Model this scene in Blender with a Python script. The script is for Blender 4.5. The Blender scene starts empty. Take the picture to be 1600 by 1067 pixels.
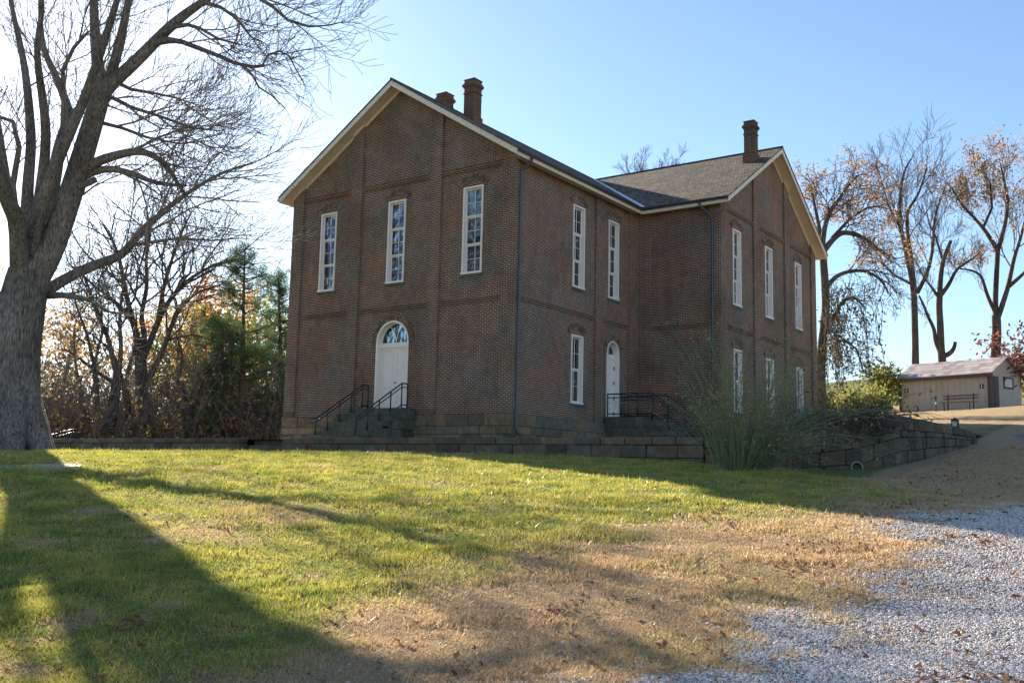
import bpy, bmesh, math, random
import numpy as np
from mathutils import Vector, Matrix
sc = bpy.context.scene
R_ = math.radians
# ------------------------------------------------------------ camera
CAM = np.array([19.1519, -27.0702, -2.1494])
FPX = 1528.39
cr = np.array([0.81716659, 0.57598608, 0.02188131])
cu = np.array([0.05809719, -0.12007383, 0.99106357])
cf = np.array([-0.57346619, 0.8085928, 0.13158349])
cam = bpy.data.cameras.new('camera'); cam.lens = FPX * 36 / 1600; cam.sensor_width = 36
cam.clip_end = 3000; cam.clip_start = .05
co = bpy.data.objects.new('camera', cam); sc.collection.objects.link(co)
co.matrix_world = Matrix([[cr[0], cu[0], -cf[0], CAM[0]], [cr[1], cu[1], -cf[1], CAM[1]], [cr[2], cu[2], -cf[2], CAM[2]], [0, 0, 0, 1]])
sc.camera = co
# ------------------------------------------------------------ light
SUN = np.array([-0.82936425, 0.4066262, 0.38315802])
EL = 22.53; AZ = 63.88     # azimuth from +Y towards -X
wd = bpy.data.worlds.new('World'); sc.world = wd; wd.use_nodes = True
wn = wd.node_tree; wn.nodes.clear()
sk = wn.nodes.new('ShaderNodeTexSky'); sk.sky_type = 'NISHITA'; sk.sun_disc = False
sk.sun_elevation = R_(EL); sk.sun_rotation = R_(-AZ)
sk.air_density = 1.0; sk.dust_density = 0.28; sk.ozone_density = 3.0; sk.altitude = 100
bg = wn.nodes.new('ShaderNodeBackground'); bg.inputs['Strength'].default_value = 0.07
wo = wn.nodes.new('ShaderNodeOutputWorld')
wn.links.new(sk.outputs[0], bg.inputs[0]); wn.links.new(bg.outputs[0], wo.inputs[0])
sl = bpy.data.lights.new('sun', 'SUN'); sl.energy = 5.0; sl.angle = R_(0.53); sl.color = (1.0, 0.89, 0.72)
so = bpy.data.objects.new('sun', sl); sc.collection.objects.link(so)
so.rotation_mode = 'QUATERNION'; so.rotation_quaternion = Vector(SUN).to_track_quat('Z', 'Y')
vs = sc.view_settings; vs.view_transform = 'Standard'; vs.look = 'None'; vs.gamma = 1; vs.use_curve_mapping = False
vs.exposure = 1.68
sc.cycles.max_bounces = 6; sc.cycles.transparent_max_bounces = 12
sc.cycles.use_denoising = True

rng = np.random.default_rng(7); random.seed(7)
A = np.array
# ------------------------------------------------------------ helpers: pixels of the 1600 px frame to points
def ray(x, y): return (x - 800) / FPX * cr - (y - 533.5) / FPX * cu + cf
def at(x, y, dist):
    d = ray(x, y); return CAM + d * dist / math.hypot(d[0], d[1])
# ------------------------------------------------------------ helpers: objects
def link(name, data, parent=None, **kw):
    o = bpy.data.objects.new(name, data); sc.collection.objects.link(o)
    if parent is not None:
        o.parent = parent; o.matrix_parent_inverse = Matrix.Translation(-parent.location)
    for k, v in kw.items():
        o[{'cat': 'category'}.get(k, k)] = v
    return o
def empty(name, loc, label, cat, group=None):
    o = link(name, None, None, label=label, cat=cat); o.location = Vector([float(c) for c in loc]); o.empty_display_size = .3
    if group: o['group'] = group
    return o
def shift_to(parent, o): return o
class MB:
    """collects geometry for one mesh"""
    def __init__(s): s.v = []; s.f = []; s.n = 0; s.att = []
    def add(s, v, f, a=0.0):
        v = np.asarray(v, float); s.v.append(v)
        s.f.extend([tuple(int(i) + s.n for i in q) for q in f]); s.n += len(v)
        s.att.append(np.full(len(v), a)); return s
    def box(s, x0, x1, y0, y1, z0, z1, a=0.0):
        v = [(x0, y0, z0), (x1, y0, z0), (x1, y1, z0), (x0, y1, z0), (x0, y0, z1), (x1, y0, z1), (x1, y1, z1), (x0, y1, z1)]
        return s.add(v, [(0, 3, 2, 1), (4, 5, 6, 7), (0, 1, 5, 4), (1, 2, 6, 5), (2, 3, 7, 6), (3, 0, 4, 7)], a)
    def hexa(s, v, a=0.0):
        return s.add(v, [(0, 3, 2, 1), (4, 5, 6, 7), (0, 1, 5, 4), (1, 2, 6, 5), (2, 3, 7, 6), (3, 0, 4, 7)], a)
    def bar(s, p, q, w, h=None, up=(0, 0, 1), a=0.0):
        p = A(p, float); q = A(q, float); h = h or w; d = q - p; d /= np.linalg.norm(d) + 1e-12
        up = A(up, float)
        if abs(d @ up) > .98: up = A([1., 0, 0])
        r = np.cross(d, up); r /= np.linalg.norm(r); u = np.cross(r, d)
        c = [-r * w / 2 - u * h / 2, r * w / 2 - u * h / 2, r * w / 2 + u * h / 2, -r * w / 2 + u * h / 2]
        return s.add([p + k for k in c] + [q + k for k in c], [(0, 3, 2, 1), (4, 5, 6, 7), (0, 1, 5, 4), (1, 2, 6, 5), (2, 3, 7, 6), (3, 0, 4, 7)], a)
    def tube(s, pts, rad, n=8, cap=True, a=0.0):
        pts = np.asarray(pts, float); m = len(pts); rad = np.broadcast_to(np.asarray(rad, float), (m,))
        t = np.gradient(pts, axis=0); t /= np.linalg.norm(t, axis=1)[:, None] + 1e-12
        ref = A([0, 0, 1.]) if abs(t[0][2]) < .9 else A([1., 0, 0])
        r = np.cross(t, ref); r /= np.linalg.norm(r, axis=1)[:, None] + 1e-12
        for i in range(1, m):
            if r[i] @ r[i - 1] < 0: r[i] = -r[i]
        u = np.cross(r, t)
        ang = np.arange(n) * 2 * math.pi / n
        v = (pts[:, None] + rad[:, None, None] * (np.cos(ang)[None, :, None] * r[:, None] + np.sin(ang)[None, :, None] * u[:, None])).reshape(-1, 3)
        f = [(i * n + j, i * n + (j + 1) % n, (i + 1) * n + (j + 1) % n, (i + 1) * n + j) for i in range(m - 1) for j in range(n)]
        if cap: f += [tuple(range(n))[::-1], tuple(range((m - 1) * n, m * n))]
        return s.add(v, f, a)
    def make(s, name, mat, parent=None, smooth=False, att=None, bevel=0, **kw):
        me = bpy.data.meshes.new(name)
        v = np.concatenate(s.v) if s.v else np.zeros((0, 3))
        if parent is not None: v = v - A(parent_origin(parent))
        me.from_pydata(v.tolist(), [], s.f); me.materials.append(mat)
        if smooth: me.polygons.foreach_set('use_smooth', [True] * len(me.polygons))
        if att:
            at_ = me.attributes.new(att, 'FLOAT', 'POINT'); at_.data.foreach_set('value', np.concatenate(s.att).astype(np.float32))
        bm_ = bmesh.new(); bm_.from_mesh(me); bmesh.ops.recalc_face_normals(bm_, faces=bm_.faces); bm_.to_mesh(me); bm_.free(); me.update()
        o = bpy.data.objects.new(name, me); sc.collection.objects.link(o)
        if parent is not None: o.parent = parent
        for k, q in kw.items(): o[{'cat': 'category'}.get(k, k)] = q
        if bevel:
            b = o.modifiers.new('bevel', 'BEVEL'); b.width = bevel; b.segments = 2; b.limit_method = 'ANGLE'
        return o
def parent_origin(p):
    q = A([0., 0, 0])
    while p is not None: q = q + A(p.location); p = p.parent
    return q
def fast_mesh(name, v, f, mat, k, parent=None, atts=None, smooth=False, **kw):
    """v (n,3) array, f (m,k) index array"""
    me = bpy.data.meshes.new(name); v = np.asarray(v, np.float32); f = np.asarray(f, np.int32)
    if parent is not None: v = v - parent_origin(parent).astype(np.float32)
    me.vertices.add(len(v)); me.vertices.foreach_set('co', v.ravel())
    me.loops.add(f.size); me.loops.foreach_set('vertex_index', f.ravel())
    me.polygons.add(len(f)); me.polygons.foreach_set('loop_start', np.arange(0, f.size, k, dtype=np.int32))
    me.polygons.foreach_set('loop_total', np.full(len(f), k, np.int32))
    if smooth: me.polygons.foreach_set('use_smooth', np.ones(len(f), bool))
    me.materials.append(mat)
    for a, d in (atts or {}).items():
        t = me.attributes.new(a, 'FLOAT', 'POINT'); t.data.foreach_set('value', np.asarray(d, np.float32))
    me.update(calc_edges=True)
    o = bpy.data.objects.new(name, me); sc.collection.objects.link(o)
    if parent is not None: o.parent = parent
    for q, w in kw.items(): o[{'cat': 'category'}.get(q, q)] = w
    return o
# ------------------------------------------------------------ helpers: materials
class NT:
    def __init__(s, name):
        s.m = bpy.data.materials.new(name); s.m.use_nodes = True; s.t = s.m.node_tree; s.t.nodes.clear()
        s.out = s.t.nodes.new('ShaderNodeOutputMaterial')
    def n(s, ty, _out=0, **k):
        nd = s.t.nodes.new('ShaderNode' + ty)
        for a, v in k.items():
            if a.startswith('i_'):
                key = a[2:]; key = int(key) if key.isdigit() else key.replace('_', ' ')
                s.set(nd.inputs[key], v)
            else: setattr(nd, a, v)
        return nd
    def set(s, inp, v):
        if hasattr(v, 'outputs'): v = v.outputs[0]
        if isinstance(v, bpy.types.NodeSocket): s.t.links.new(v, inp)
        else:
            if isinstance(v, tuple) and len(v) == 3 and inp.type == 'RGBA': v = v + (1,)
            inp.default_value = v
    def pos(s): return s.n('NewGeometry').outputs['Position']
    def mul(s, v, k): return s.n('VectorMath', operation='MULTIPLY', i_0=v, i_1=k)
    def math(s, op, a, b=0.0, clamp=False): return s.n('Math', operation=op, use_clamp=clamp, i_0=a, i_1=b)
    def noise(s, v, scale, detail=4, rough=.6): return s.n('TexNoise', i_Vector=v, i_Scale=scale, i_Detail=float(detail), i_Roughness=rough).outputs['Fac']
    def ramp(s, fac, stops):
        r = s.n('ValToRGB', i_0=fac); e = r.color_ramp.elements
        while len(e) < len(stops): e.new(.5)
        for q, (p, c) in zip(e, stops): q.position = p; q.color = (c + (1,)) if isinstance(c, tuple) else (c, c, c, 1)
        return r.outputs[0]
    def mix(s, f, a, b, mode='MIX'):
        m = s.n('Mix', data_type='RGBA', blend_type=mode)
        s.set(m.inputs['Factor'], f); s.set(m.inputs['A'], a); s.set(m.inputs['B'], b); return m.outputs['Result']
    def attr(s, name): return s.n('Attribute', attribute_name=name).outputs['Fac']
    def bump(s, h, strength=.5, dist=.02): return s.n('Bump', i_Strength=strength, i_Distance=dist, i_Height=h).outputs[0]
    def pbr(s, color, rough=.8, normal=None, spec=.3, metal=0.0):
        b = s.n('BsdfPrincipled'); s.set(b.inputs['Base Color'], color); s.set(b.inputs['Roughness'], rough)
        s.set(b.inputs['Specular IOR Level'], spec); s.set(b.inputs['Metallic'], metal)
        if normal is not None: s.set(b.inputs['Normal'], normal)
        s.t.links.new(b.outputs[0], s.out.inputs[0]); return s.m
    def leaf(s, color, trans=.45, rough=.6):
        d = s.n('BsdfDiffuse', i_Color=color); t = s.n('BsdfTranslucent', i_Color=color)
        m = s.n('MixShader', i_0=trans, i_1=d, i_2=t); g = s.n('BsdfGlossy', i_Roughness=rough, i_Color=(.6, .6, .6))
        m2 = s.n('MixShader', i_0=.05, i_1=m, i_2=g); s.t.links.new(m2.outputs[0], s.out.inputs[0]); return s.m
def plain(name, c, rough=.6, spec=.4, var=.12, scale=6., metal=0.):
    t = NT(name); p = t.pos(); n = t.noise(p, scale, 5)
    f = t.ramp(n, [(.3, 1 - var * 1.6), (.7, 1 + var * .2)])
    return t.pbr(t.mix(1.0, c, f, 'MULTIPLY'), rough, t.bump(n, .15, .01), spec, metal)
def brick_mat(name, c1, c2, mortar, w=.215, h=.0677, ms=.0115):
    t = NT(name); p = t.pos(); s = t.n('SeparateXYZ', i_0=p)
    u = t.math('ADD', s.outputs[0], s.outputs[1])
    v = t.n('CombineXYZ', i_0=u, i_1=s.outputs[2])
    jit = t.n('TexNoise', i_Vector=p, i_Scale=2.2, i_Detail=2.0)
    v2 = t.n('VectorMath', operation='ADD', i_0=v, i_1=t.mul(jit.outputs['Color'], (.012, .008, 0)))
    b = t.n('TexBrick', i_Vector=v2, i_Color1=c1, i_Color2=c2, i_Mortar=mortar, i_Scale=1.0)
    b.inputs['Mortar Size'].default_value = ms; b.inputs['Mortar Smooth'].default_value = .25; b.inputs['Bias'].default_value = 0
    b.inputs['Brick Width'].default_value = w; b.inputs['Row Height'].default_value = h; b.offset = .5
    big = t.noise(p, .55, 6, .65); mid = t.noise(p, 3.2, 5, .7)
    # weathered patches: sooty, mossy-brown and rosy areas of the old wall
    col = t.mix(t.ramp(big, [(.38, 0.), (.62, 1.)]), b.outputs[0], t.mix(1.0, b.outputs[0], (1.25, .92, .8), 'MULTIPLY'))
    soot = t.ramp(t.noise(t.n('VectorMath', operation='ADD', i_0=p, i_1=(7, 3, 1)), .4, 5, .7), [(.42, 1.), (.62, .74)])
    col = t.mix(1.0, col, soot, 'MULTIPLY')
    stain = t.ramp(t.noise(t.mul(p, (3.2, 3.2, .5)), 1, 4, .6), [(.4, 1.03), (.7, .88)]); col = t.mix(1.0, col, stain, 'MULTIPLY')
    # mortar worn away in places
    lost = t.ramp(mid, [(.35, 0.), (.6, 1.)])
    dark = t.mix(1.0, col, (.55, .52, .5), 'MULTIPLY')
    fac = t.math('MULTIPLY', b.outputs[1], t.math('SUBTRACT', 1.0, lost))
    col = t.mix(t.math('MULTIPLY', fac, .6), col, dark)
    sp = t.noise(p, 38, 2); col = t.mix(1.0, col, t.ramp(sp, [(.3, .75), (.7, 1.15)]), 'MULTIPLY')
    hgt = t.math('SUBTRACT', 1.0, b.outputs[1])
    return t.pbr(col, .92, t.bump(hgt, .8, .012), .15)
def stone_mat(name, cols, mossy=.35):
    t = NT(name); p = t.pos(); tone = t.attr('tone')
    base = t.ramp(tone, [(i / (len(cols) - 1), c) for i, c in enumerate(cols)])
    n1 = t.noise(p, 5, 6, .7); n2 = t.noise(p, 1.1, 4)
    c = t.mix(1.0, base, t.ramp(n1, [(.3, .55), (.72, 1.25)]), 'MULTIPLY')
    c = t.mix(t.math('MULTIPLY', t.ramp(n2, [(.45, 0.), (.65, 1.)]), mossy), c, (.075, .085, .05))
    return t.pbr(c, .9, t.bump(t.noise(p, 14, 7, .75), .9, .03), .2)
M = {}
M['brick'] = brick_mat('brick', (.118, .082, .064), (.07, .056, .048), (.50, .43, .34), ms=.0125)
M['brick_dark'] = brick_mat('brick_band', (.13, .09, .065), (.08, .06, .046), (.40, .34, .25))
M['chimney'] = brick_mat('brick_chimney', (.14, .085, .062), (.085, .056, .044), (.33, .27, .2))
M['vouss'] = stone_mat('arch_brick', [(.26, .17, .125), (.15, .105, .08), (.34, .25, .18)], .3)
M['stone'] = stone_mat('foundation_stone', [(.34, .235, .135), (.18, .13, .085), (.29, .195, .11), (.22, .19, .145), (.13, .10, .07)])
M['wallstone'] = stone_mat('wall_stone', [(.22, .165, .11), (.12, .105, .08), (.19, .13, .085), (.085, .075, .06), (.17, .15, .12)], .55)
M['step'] = stone_mat('step_stone', [(.15, .14, .11), (.11, .11, .085), (.18, .15, .11)], .6)
M['cream'] = plain('cream_paint', (.80, .69, .56), .55)
M['white'] = plain('white_paint', (.86, .78, .71), .5, .4, .06)
M['soffit'] = plain('soffit_paint', (.66, .55, .40), .6, .3, .1, 1.5)
M['iron'] = plain('painted_iron', (.022, .026, .03), .4, .5)
M['pipe'] = plain('painted_tin', (.06, .07, .085), .35, .5)
M['gutter'] = plain('dark_gutter', (.03, .035, .045), .4, .5)
M['flash'] = plain('flashing_metal', (.55, .56, .58), .35, .6, .2, 9, .6)
M['dark'] = plain('dark_metal', (.02, .02, .02), .5)
M['rust'] = plain('rusty_block', (.22, .08, .05), .8)
M['concrete'] = plain('concrete', (.42, .40, .36), .85, .2, .2, 4)
M['inner'] = plain('dark_interior', (.05, .045, .04), .9)
M['shade'] = plain('window_shade', (.62, .62, .62), .8, .2, .08)
# glass: reflects the sky, lets the shade behind be seen
t = NT('window_glass'); lw = t.n('LayerWeight', i_0=.35)
wav = t.noise(t.pos(), 1.6, 2)
gl = t.n('BsdfGlossy', i_Roughness=.02, i_Color=(.85, .9, .95)); t.set(gl.inputs['Normal'], t.bump(wav, .5, .06))
tr = t.n('BsdfTransparent', i_Color=(.72, .76, .78))
fn = t.n('Fresnel', i_IOR=1.5); fr = t.math('ADD', t.math('MULTIPLY', fn.outputs[0], 1.5), .02, True)
ms_ = t.n('MixShader', i_0=fr, i_1=tr, i_2=gl); t.t.links.new(ms_.outputs[0], t.out.inputs[0]); M['glass'] = t.m
# shingles
t = NT('roof_shingles'); p = t.pos(); s = t.n('SeparateXYZ', i_0=p)
u = t.math('ADD', s.outputs[0], s.outputs[1])
b = t.n('TexBrick', i_Vector=t.n('CombineXYZ', i_0=u, i_1=t.math('MULTIPLY', s.outputs[2], 1.0)), i_Color1=(.30, .235, .17), i_Color2=(.10, .085, .07), i_Mortar=(.03, .026, .022), i_Scale=1.0)
b.inputs['Mortar Size'].default_value = .008; b.inputs['Brick Width'].default_value = .16; b.inputs['Row Height'].default_value = .075; b.offset = .5
n1 = t.noise(t.mul(p, (6, 6, 20)), 1, 4, .8)
c = t.mix(1.0, b.outputs[0], t.ramp(n1, [(.3, .5), (.7, 1.35)]), 'MULTIPLY')
c = t.mix(1.0, c, t.ramp(t.noise(p, .8, 4), [(.35, .8), (.7, 1.15)]), 'MULTIPLY')
M['shingle'] = t.pbr(c, .9, t.bump(t.math('ADD', t.math('SUBTRACT', 1.0, b.outputs[1]), n1), 1.0, .05), .2)
# bark
def bark(name, c1, c2, sc_=1.0):
    t = NT(name); p = t.pos(); q = t.mul(p, (9 * sc_, 9 * sc_, 1.6 * sc_))
    n = t.noise(q, 1.5, 6, .72); big = t.noise(p, .8, 3)
    c = t.mix(t.ramp(n, [(.35, 0.), (.62, 1.)]), c1, c2)
    c = t.mix(1.0, c, t.ramp(big, [(.35, .65), (.65, 1.2)]), 'MULTIPLY')
    return t.pbr(c, .95, t.bump(n, 1.0, .08), .1)
M['bark_maple'] = bark('maple_bark', (.05, .042, .036), (.33, .295, .265), 1.7)
M['bark'] = bark('dark_bark', (.06, .05, .04), (.19, .16, .135))
M['bark_red'] = bark('brown_bark', (.05, .036, .03), (.155, .115, .092))
M['twig'] = plain('twig_bark', (.16, .13, .115), .9, .1, .2, 3)
M['twig_grey'] = plain('grey_twig_bark', (.24, .205, .18), .9, .1, .2, 3)
def leafm(name, stops, scale=.9, trans=.5):
    t = NT(name); p = t.pos(); n = t.math('ADD', t.math('MULTIPLY', t.noise(p, scale, 3), .65), t.math('MULTIPLY', t.noise(p, 17, 1), .35))
    return t.leaf(t.ramp(n, stops), trans)
M['leaf_orange'] = leafm('orange_leaves', [(.36, (.40, .15, .05)), (.5, (.70, .30, .08)), (.64, (.75, .50, .16))])
M['leaf_gold'] = leafm('golden_leaves', [(.36, (.24, .14, .05)), (.5, (.46, .30, .09)), (.64, (.27, .26, .08))])
M['leaf_green'] = leafm('olive_leaves', [(.36, (.09, .13, .03)), (.5, (.22, .25, .06)), (.64, (.42, .36, .09))])
M['leaf_tan'] = leafm('tan_leaves', [(.36, (.22, .13, .07)), (.5, (.45, .28, .15)), (.64, (.52, .32, .12))])
M['leaf_red'] = leafm('dark_red_leaves', [(.36, (.08, .02, .02)), (.5, (.20, .05, .04)), (.64, (.28, .10, .07))])
M['leaf_dark'] = leafm('dark_leaves', [(.36, (.025, .03, .015)), (.5, (.06, .06, .03)), (.64, (.16, .12, .05))], trans=.25)
M['leaf_yellow'] = leafm('yellow_leaves', [(.36, (.35, .28, .03)), (.5, (.50, .38, .03)), (.64, (.30, .32, .06))])
M['needle'] = leafm('pine_needles', [(.36, (.04, .09, .035)), (.5, (.09, .16, .055)), (.64, (.17, .24, .08))], trans=.4)
M['stem'] = plain('green_stem', (.22, .28, .14), .7, .3, .3, 2)
M['fallen'] = leafm('fallen_leaf', [(.38, (.30, .09, .04)), (.5, (.24, .13, .07)), (.62, (.42, .27, .16))], 6, .15)

# ------------------------------------------------------------ terrain
ctrl = A([(19.15, -27.07, -3.8), (12, -23, -3.45), (16, -18, -3.35), (10, -18, -2.95), (4, -20, -2.75), (0.6, -5.9, -1.75), (4.9, -8, -1.95), (8.6, -9.8, -2.15), (12.6, -12.4, -2.45), (17.3, -13.8, -2.75), (15.5, -7, -2.35),
(-6.9, -4, -1.72), (-1, -4, -1.68), (5, -4, -1.72), (9, -3.5, -1.85), (-9, -4, -1.78), (-13, -4, -1.87), (-23, -4, -1.82), (-9.2, -12.2, -1.97), (-1, -16, -2.05), (-20, -15, -2.1), (11, -7, -2.05), (12.7, -4, -2.0), (13.2, 7.5, -.95), (13.5, 0, -1.7), (17, 8, -.9), (16, 0, -1.75), (24, 0, -1.8), (24, -20, -3.6),
(12, 31, 1.9), (5.5, 36, 2.0), (16, 31, 1.9), (13, 18, .35), (20, 20, .5), (0, 30, 1.2), (-5, 35, 1.5), (-8, 69, 7.3), (20, 70, 6), (-25, 75, 6.5), (60, 60, 7), (-25, 25, -1.5), (-40, 10, -1.8), (-45, -10, -2.2), (-70, 30, -3), (40, -30, -4.5), (20, -45, -5.5), (-20, -40, -4), (50, 10, 0)])
_n = len(ctrl); _d = np.linalg.norm(ctrl[:, None, :2] - ctrl[None, :, :2], axis=2)
_K = np.where(_d > 0, _d ** 2 * np.log(_d + 1e-12), 0) + np.eye(_n) * 2.0
_A = np.zeros((_n + 3, _n + 3)); _A[:_n, :_n] = _K; _A[:_n, _n] = 1; _A[:_n, _n + 1:] = ctrl[:, :2]; _A[_n, :_n] = 1; _A[_n + 1:, :_n] = ctrl[:, :2].T
_w = np.linalg.solve(_A, np.r_[ctrl[:, 2], 0, 0, 0])
def hashn(ix, iy, seed):
    h = (ix.astype(np.int64) * 374761393 + iy.astype(np.int64) * 668265263 + seed * 1442695041) & 0x7fffffff
    h = (h ^ (h >> 13)) * 1274126177 & 0x7fffffff
    return ((h ^ (h >> 16)) & 0xffff) / 65535.0
def vnoise(x, y, s, seed=0, octv=3):
    out = 0; amp = .5; tot = 0
    for o in range(octv):
        X = x * s; Y = y * s; ix = np.floor(X); iy = np.floor(Y); fx = X - ix; fy = Y - iy
        fx = fx * fx * (3 - 2 * fx); fy = fy * fy * (3 - 2 * fy)
        a = hashn(ix, iy, seed + o); b = hashn(ix + 1, iy, seed + o); c = hashn(ix, iy + 1, seed + o); d = hashn(ix + 1, iy + 1, seed + o)
        out = out + amp * ((a * (1 - fx) + b * fx) * (1 - fy) + (c * (1 - fx) + d * fx) * fy); tot += amp; amp *= .5; s *= 2.1
    return out / tot
def sstep(a, b, x):
    t = np.clip((x - a) / (b - a), 0, 1); return t * t * (3 - 2 * t)
def T(x, y):
    x = np.atleast_1d(x).astype(float); y = np.atleast_1d(y).astype(float)
    z = _w[_n] + _w[_n + 1] * x + _w[_n + 2] * y
    for i in range(_n):
        d2 = (x - ctrl[i, 0]) ** 2 + (y - ctrl[i, 1]) ** 2; z = z + _w[i] * .5 * d2 * np.log(d2 + 1e-12)
    r = np.hypot(x, y); far = sstep(85, 150, r)
    z = z * (1 - far) + (-4 + 10 * sstep(0, 1, (y + 60) / 260)) * far
    z = z + (vnoise(x, y, .35, 3) - .5) * .10 + (vnoise(x, y, 1.7, 9) - .5) * .035
    # the wet ditch in front of the culvert
    z = z - .28 * np.exp(-(((x - 12.5) * .9) ** 2 + ((y + 4.6) * .75) ** 2) / .9)
    return z
def T1(x, y): return float(T(x, y)[0])
EDY = A([-40, -22, -12, -8, 0, 5, 7.5, 9.3, 12, 30]); EDX = A([16.3, 16.3, 16.5, 17.2, 17.0, 16.2, 15.0, 14.0, 14.2, 17])
def gravel(x, y):
    e = np.interp(y, EDY, EDX)
    n = (vnoise(x, y, .7, 21) - .5) * 1.7 + (vnoise(x, y, 4, 22) - .5) * 1.5
    g = sstep(-.75, .75, x - e + n)
    g = g * sstep(0, .8, 26 - x + n)
    return g * sstep(0, .7, 12.5 - y + n)
def dry(x, y):
    n = (vnoise(x, y, .32, 31) - .5) * 3.2 + (vnoise(x, y, 2.1, 32) - .5) * 1.1
    d = sstep(-1.5, 1.3, x - 13.35 + n + .25 * np.clip(-17 - y, -3, 2))
    d = np.maximum(d * (.62 + .38 * sstep(.35, .6, vnoise(x, y, .55, 39))), .55 * sstep(.62, .84, vnoise(x, y, .22, 35) + .12 * vnoise(x, y, 2.5, 36)))
    d = np.maximum(d, .85 * sstep(12.6, 13.6, x) * sstep(-8.5, -5.5, y))
    d = np.maximum(d, .55 * sstep(.58, .8, vnoise(x, y, 1.1, 38)))
    far = sstep(8, 22, y); d = d * (1 - far) + far * (.55 + .6 * sstep(.35, .6, vnoise(x, y, .15, 37))) * sstep(55, 40, y)
    d = np.maximum(d, .8 * sstep(12.2, 13.2, x) * sstep(-8.5, -5.5, y) * sstep(48, 20, y))
    return np.clip(d, 0, 1)
def axis(c, lo, hi, fine, grow):
    out = [c]; s = fine; v = c
    while v < hi: v += s; s = s * grow if abs(v - c) > 14 else fine; out.append(v)
    s = fine; v = c
    while v > lo: v -= s; s = s * grow if abs(v - c) > 14 else fine; out.insert(0, v)
    return A(out)
gx = axis(8.0, -900, 900, .16, 1.045); gy = axis(-13.0, -900, 1100, .16, 1.045)
GX, GY = np.meshgrid(gx, gy); fx_, fy_ = GX.ravel(), GY.ravel()
GZ = T(fx_, fy_); nx, ny = len(gx), len(gy)
idx = np.arange(nx * ny).reshape(ny, nx)
faces = np.stack([idx[:-1, :-1], idx[:-1, 1:], idx[1:, 1:], idx[1:, :-1]], -1).reshape(-1, 4)
def ground_mat():
    t = NT('lawn_ground'); p = t.pos(); d = t.attr('dry'); g = t.attr('gravel')
    n = t.noise(p, 9, 6, .75); n2 = t.noise(p, 1.3, 4)
    fine = t.noise(t.mul(p, (70, 70, 30)), 1, 3, .8)
    green = t.mix(n2, (.13, .15, .045), (.24, .23, .08))
    tan = t.mix(n2, (.50, .34, .20), (.38, .28, .16))
    dd = t.math('ADD', d, t.math('MULTIPLY', t.math('SUBTRACT', n, .5), .9), True)
    c = t.mix(t.ramp(dd, [(.3, 0.), (.6, 1.)]), green, tan)
    c = t.mix(1.0, c, t.ramp(fine, [(.3, .55), (.7, 1.35)]), 'MULTIPLY')
    v = t.n('TexVoronoi', i_Vector=p, i_Scale=42.0)
    gc = t.mix(t.n('SeparateColor', i_0=v.outputs['Color']).outputs[0], (.52, .49, .47), (.32, .30, .29))
    gc = t.mix(t.ramp(v.outputs['Distance'], [(.3, 0.), (.62, 1.)]), gc, (.13, .11, .09))
    gg = t.math('ADD', g, t.math('MULTIPLY', t.math('SUBTRACT', n, .5), 1.2), True)
    c = t.mix(t.ramp(gg, [(.42, 0.), (.6, 1.)]), c, gc)
    h = t.math('ADD', t.math('MULTIPLY', fine, .6), n)
    return t.pbr(c, .95, t.bump(h, .9, .05), .12)
M['ground'] = ground_mat()
fast_mesh('ground', np.stack([fx_, fy_, GZ], 1), faces, M['ground'], 4, smooth=True,
          atts={'dry': dry(fx_, fy_), 'gravel': gravel(fx_, fy_)}, kind='structure')

# ------------------------------------------------------------ the school building
W, L, D, G = 11.35, 9.01, 3.72, 11.77
E, GO = .36, .49                 # eave and gable overhang
ZE, ZR = 8.67, 12.45             # underside of fascia at eave and ridge
RX = -W / 2; RY = L + G / 2
SM = (ZR - ZE) / (W / 2 + E); SWG = (ZR - ZE) / (G / 2 + E)
ZU, ZM = 8.78, 3.92
school = empty('brick_schoolhouse', (RX, 5, -1.2), 'large two-storey red-brown brick schoolhouse with two gabled wings and white-framed tall windows', 'building')
def Bm(x): return ZR - SM * abs(x - RX)
def Bw(y): return ZR - SWG * abs(y - RY)
IN = .09
def wall_poly(name, outer, holes, to3, th, mat, parent):
    """outer/holes in (u, z); to3(u, z, depth) gives the point; th = thickness"""
    bm = bmesh.new(); edges = []
    o3 = parent_origin(parent)
    for loop in [outer] + holes:
        vs_ = [bm.verts.new(Vector(A(to3(u, z, 0)) - o3)) for u, z in loop]
        edges += [bm.edges.new((vs_[i], vs_[(i + 1) % len(vs_)])) for i in range(len(vs_))]
    bmesh.ops.triangle_fill(bm, use_beauty=True, use_dissolve=False, edges=edges)
    r = bmesh.ops.extrude_face_region(bm, geom=bm.faces[:])
    dv = Vector(A(to3(0, 0, th)) - A(to3(0, 0, 0)))
    bmesh.ops.translate(bm, vec=dv, verts=[g for g in r['geom'] if isinstance(g, bmesh.types.BMVert)])
    bmesh.ops.recalc_face_normals(bm, faces=bm.faces)
    me = bpy.data.meshes.new(name); bm.to_mesh(me); me.materials.append(mat)
    ob = bpy.data.objects.new(name, me); sc.collection.objects.link(ob); ob.parent = parent; return ob
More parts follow.
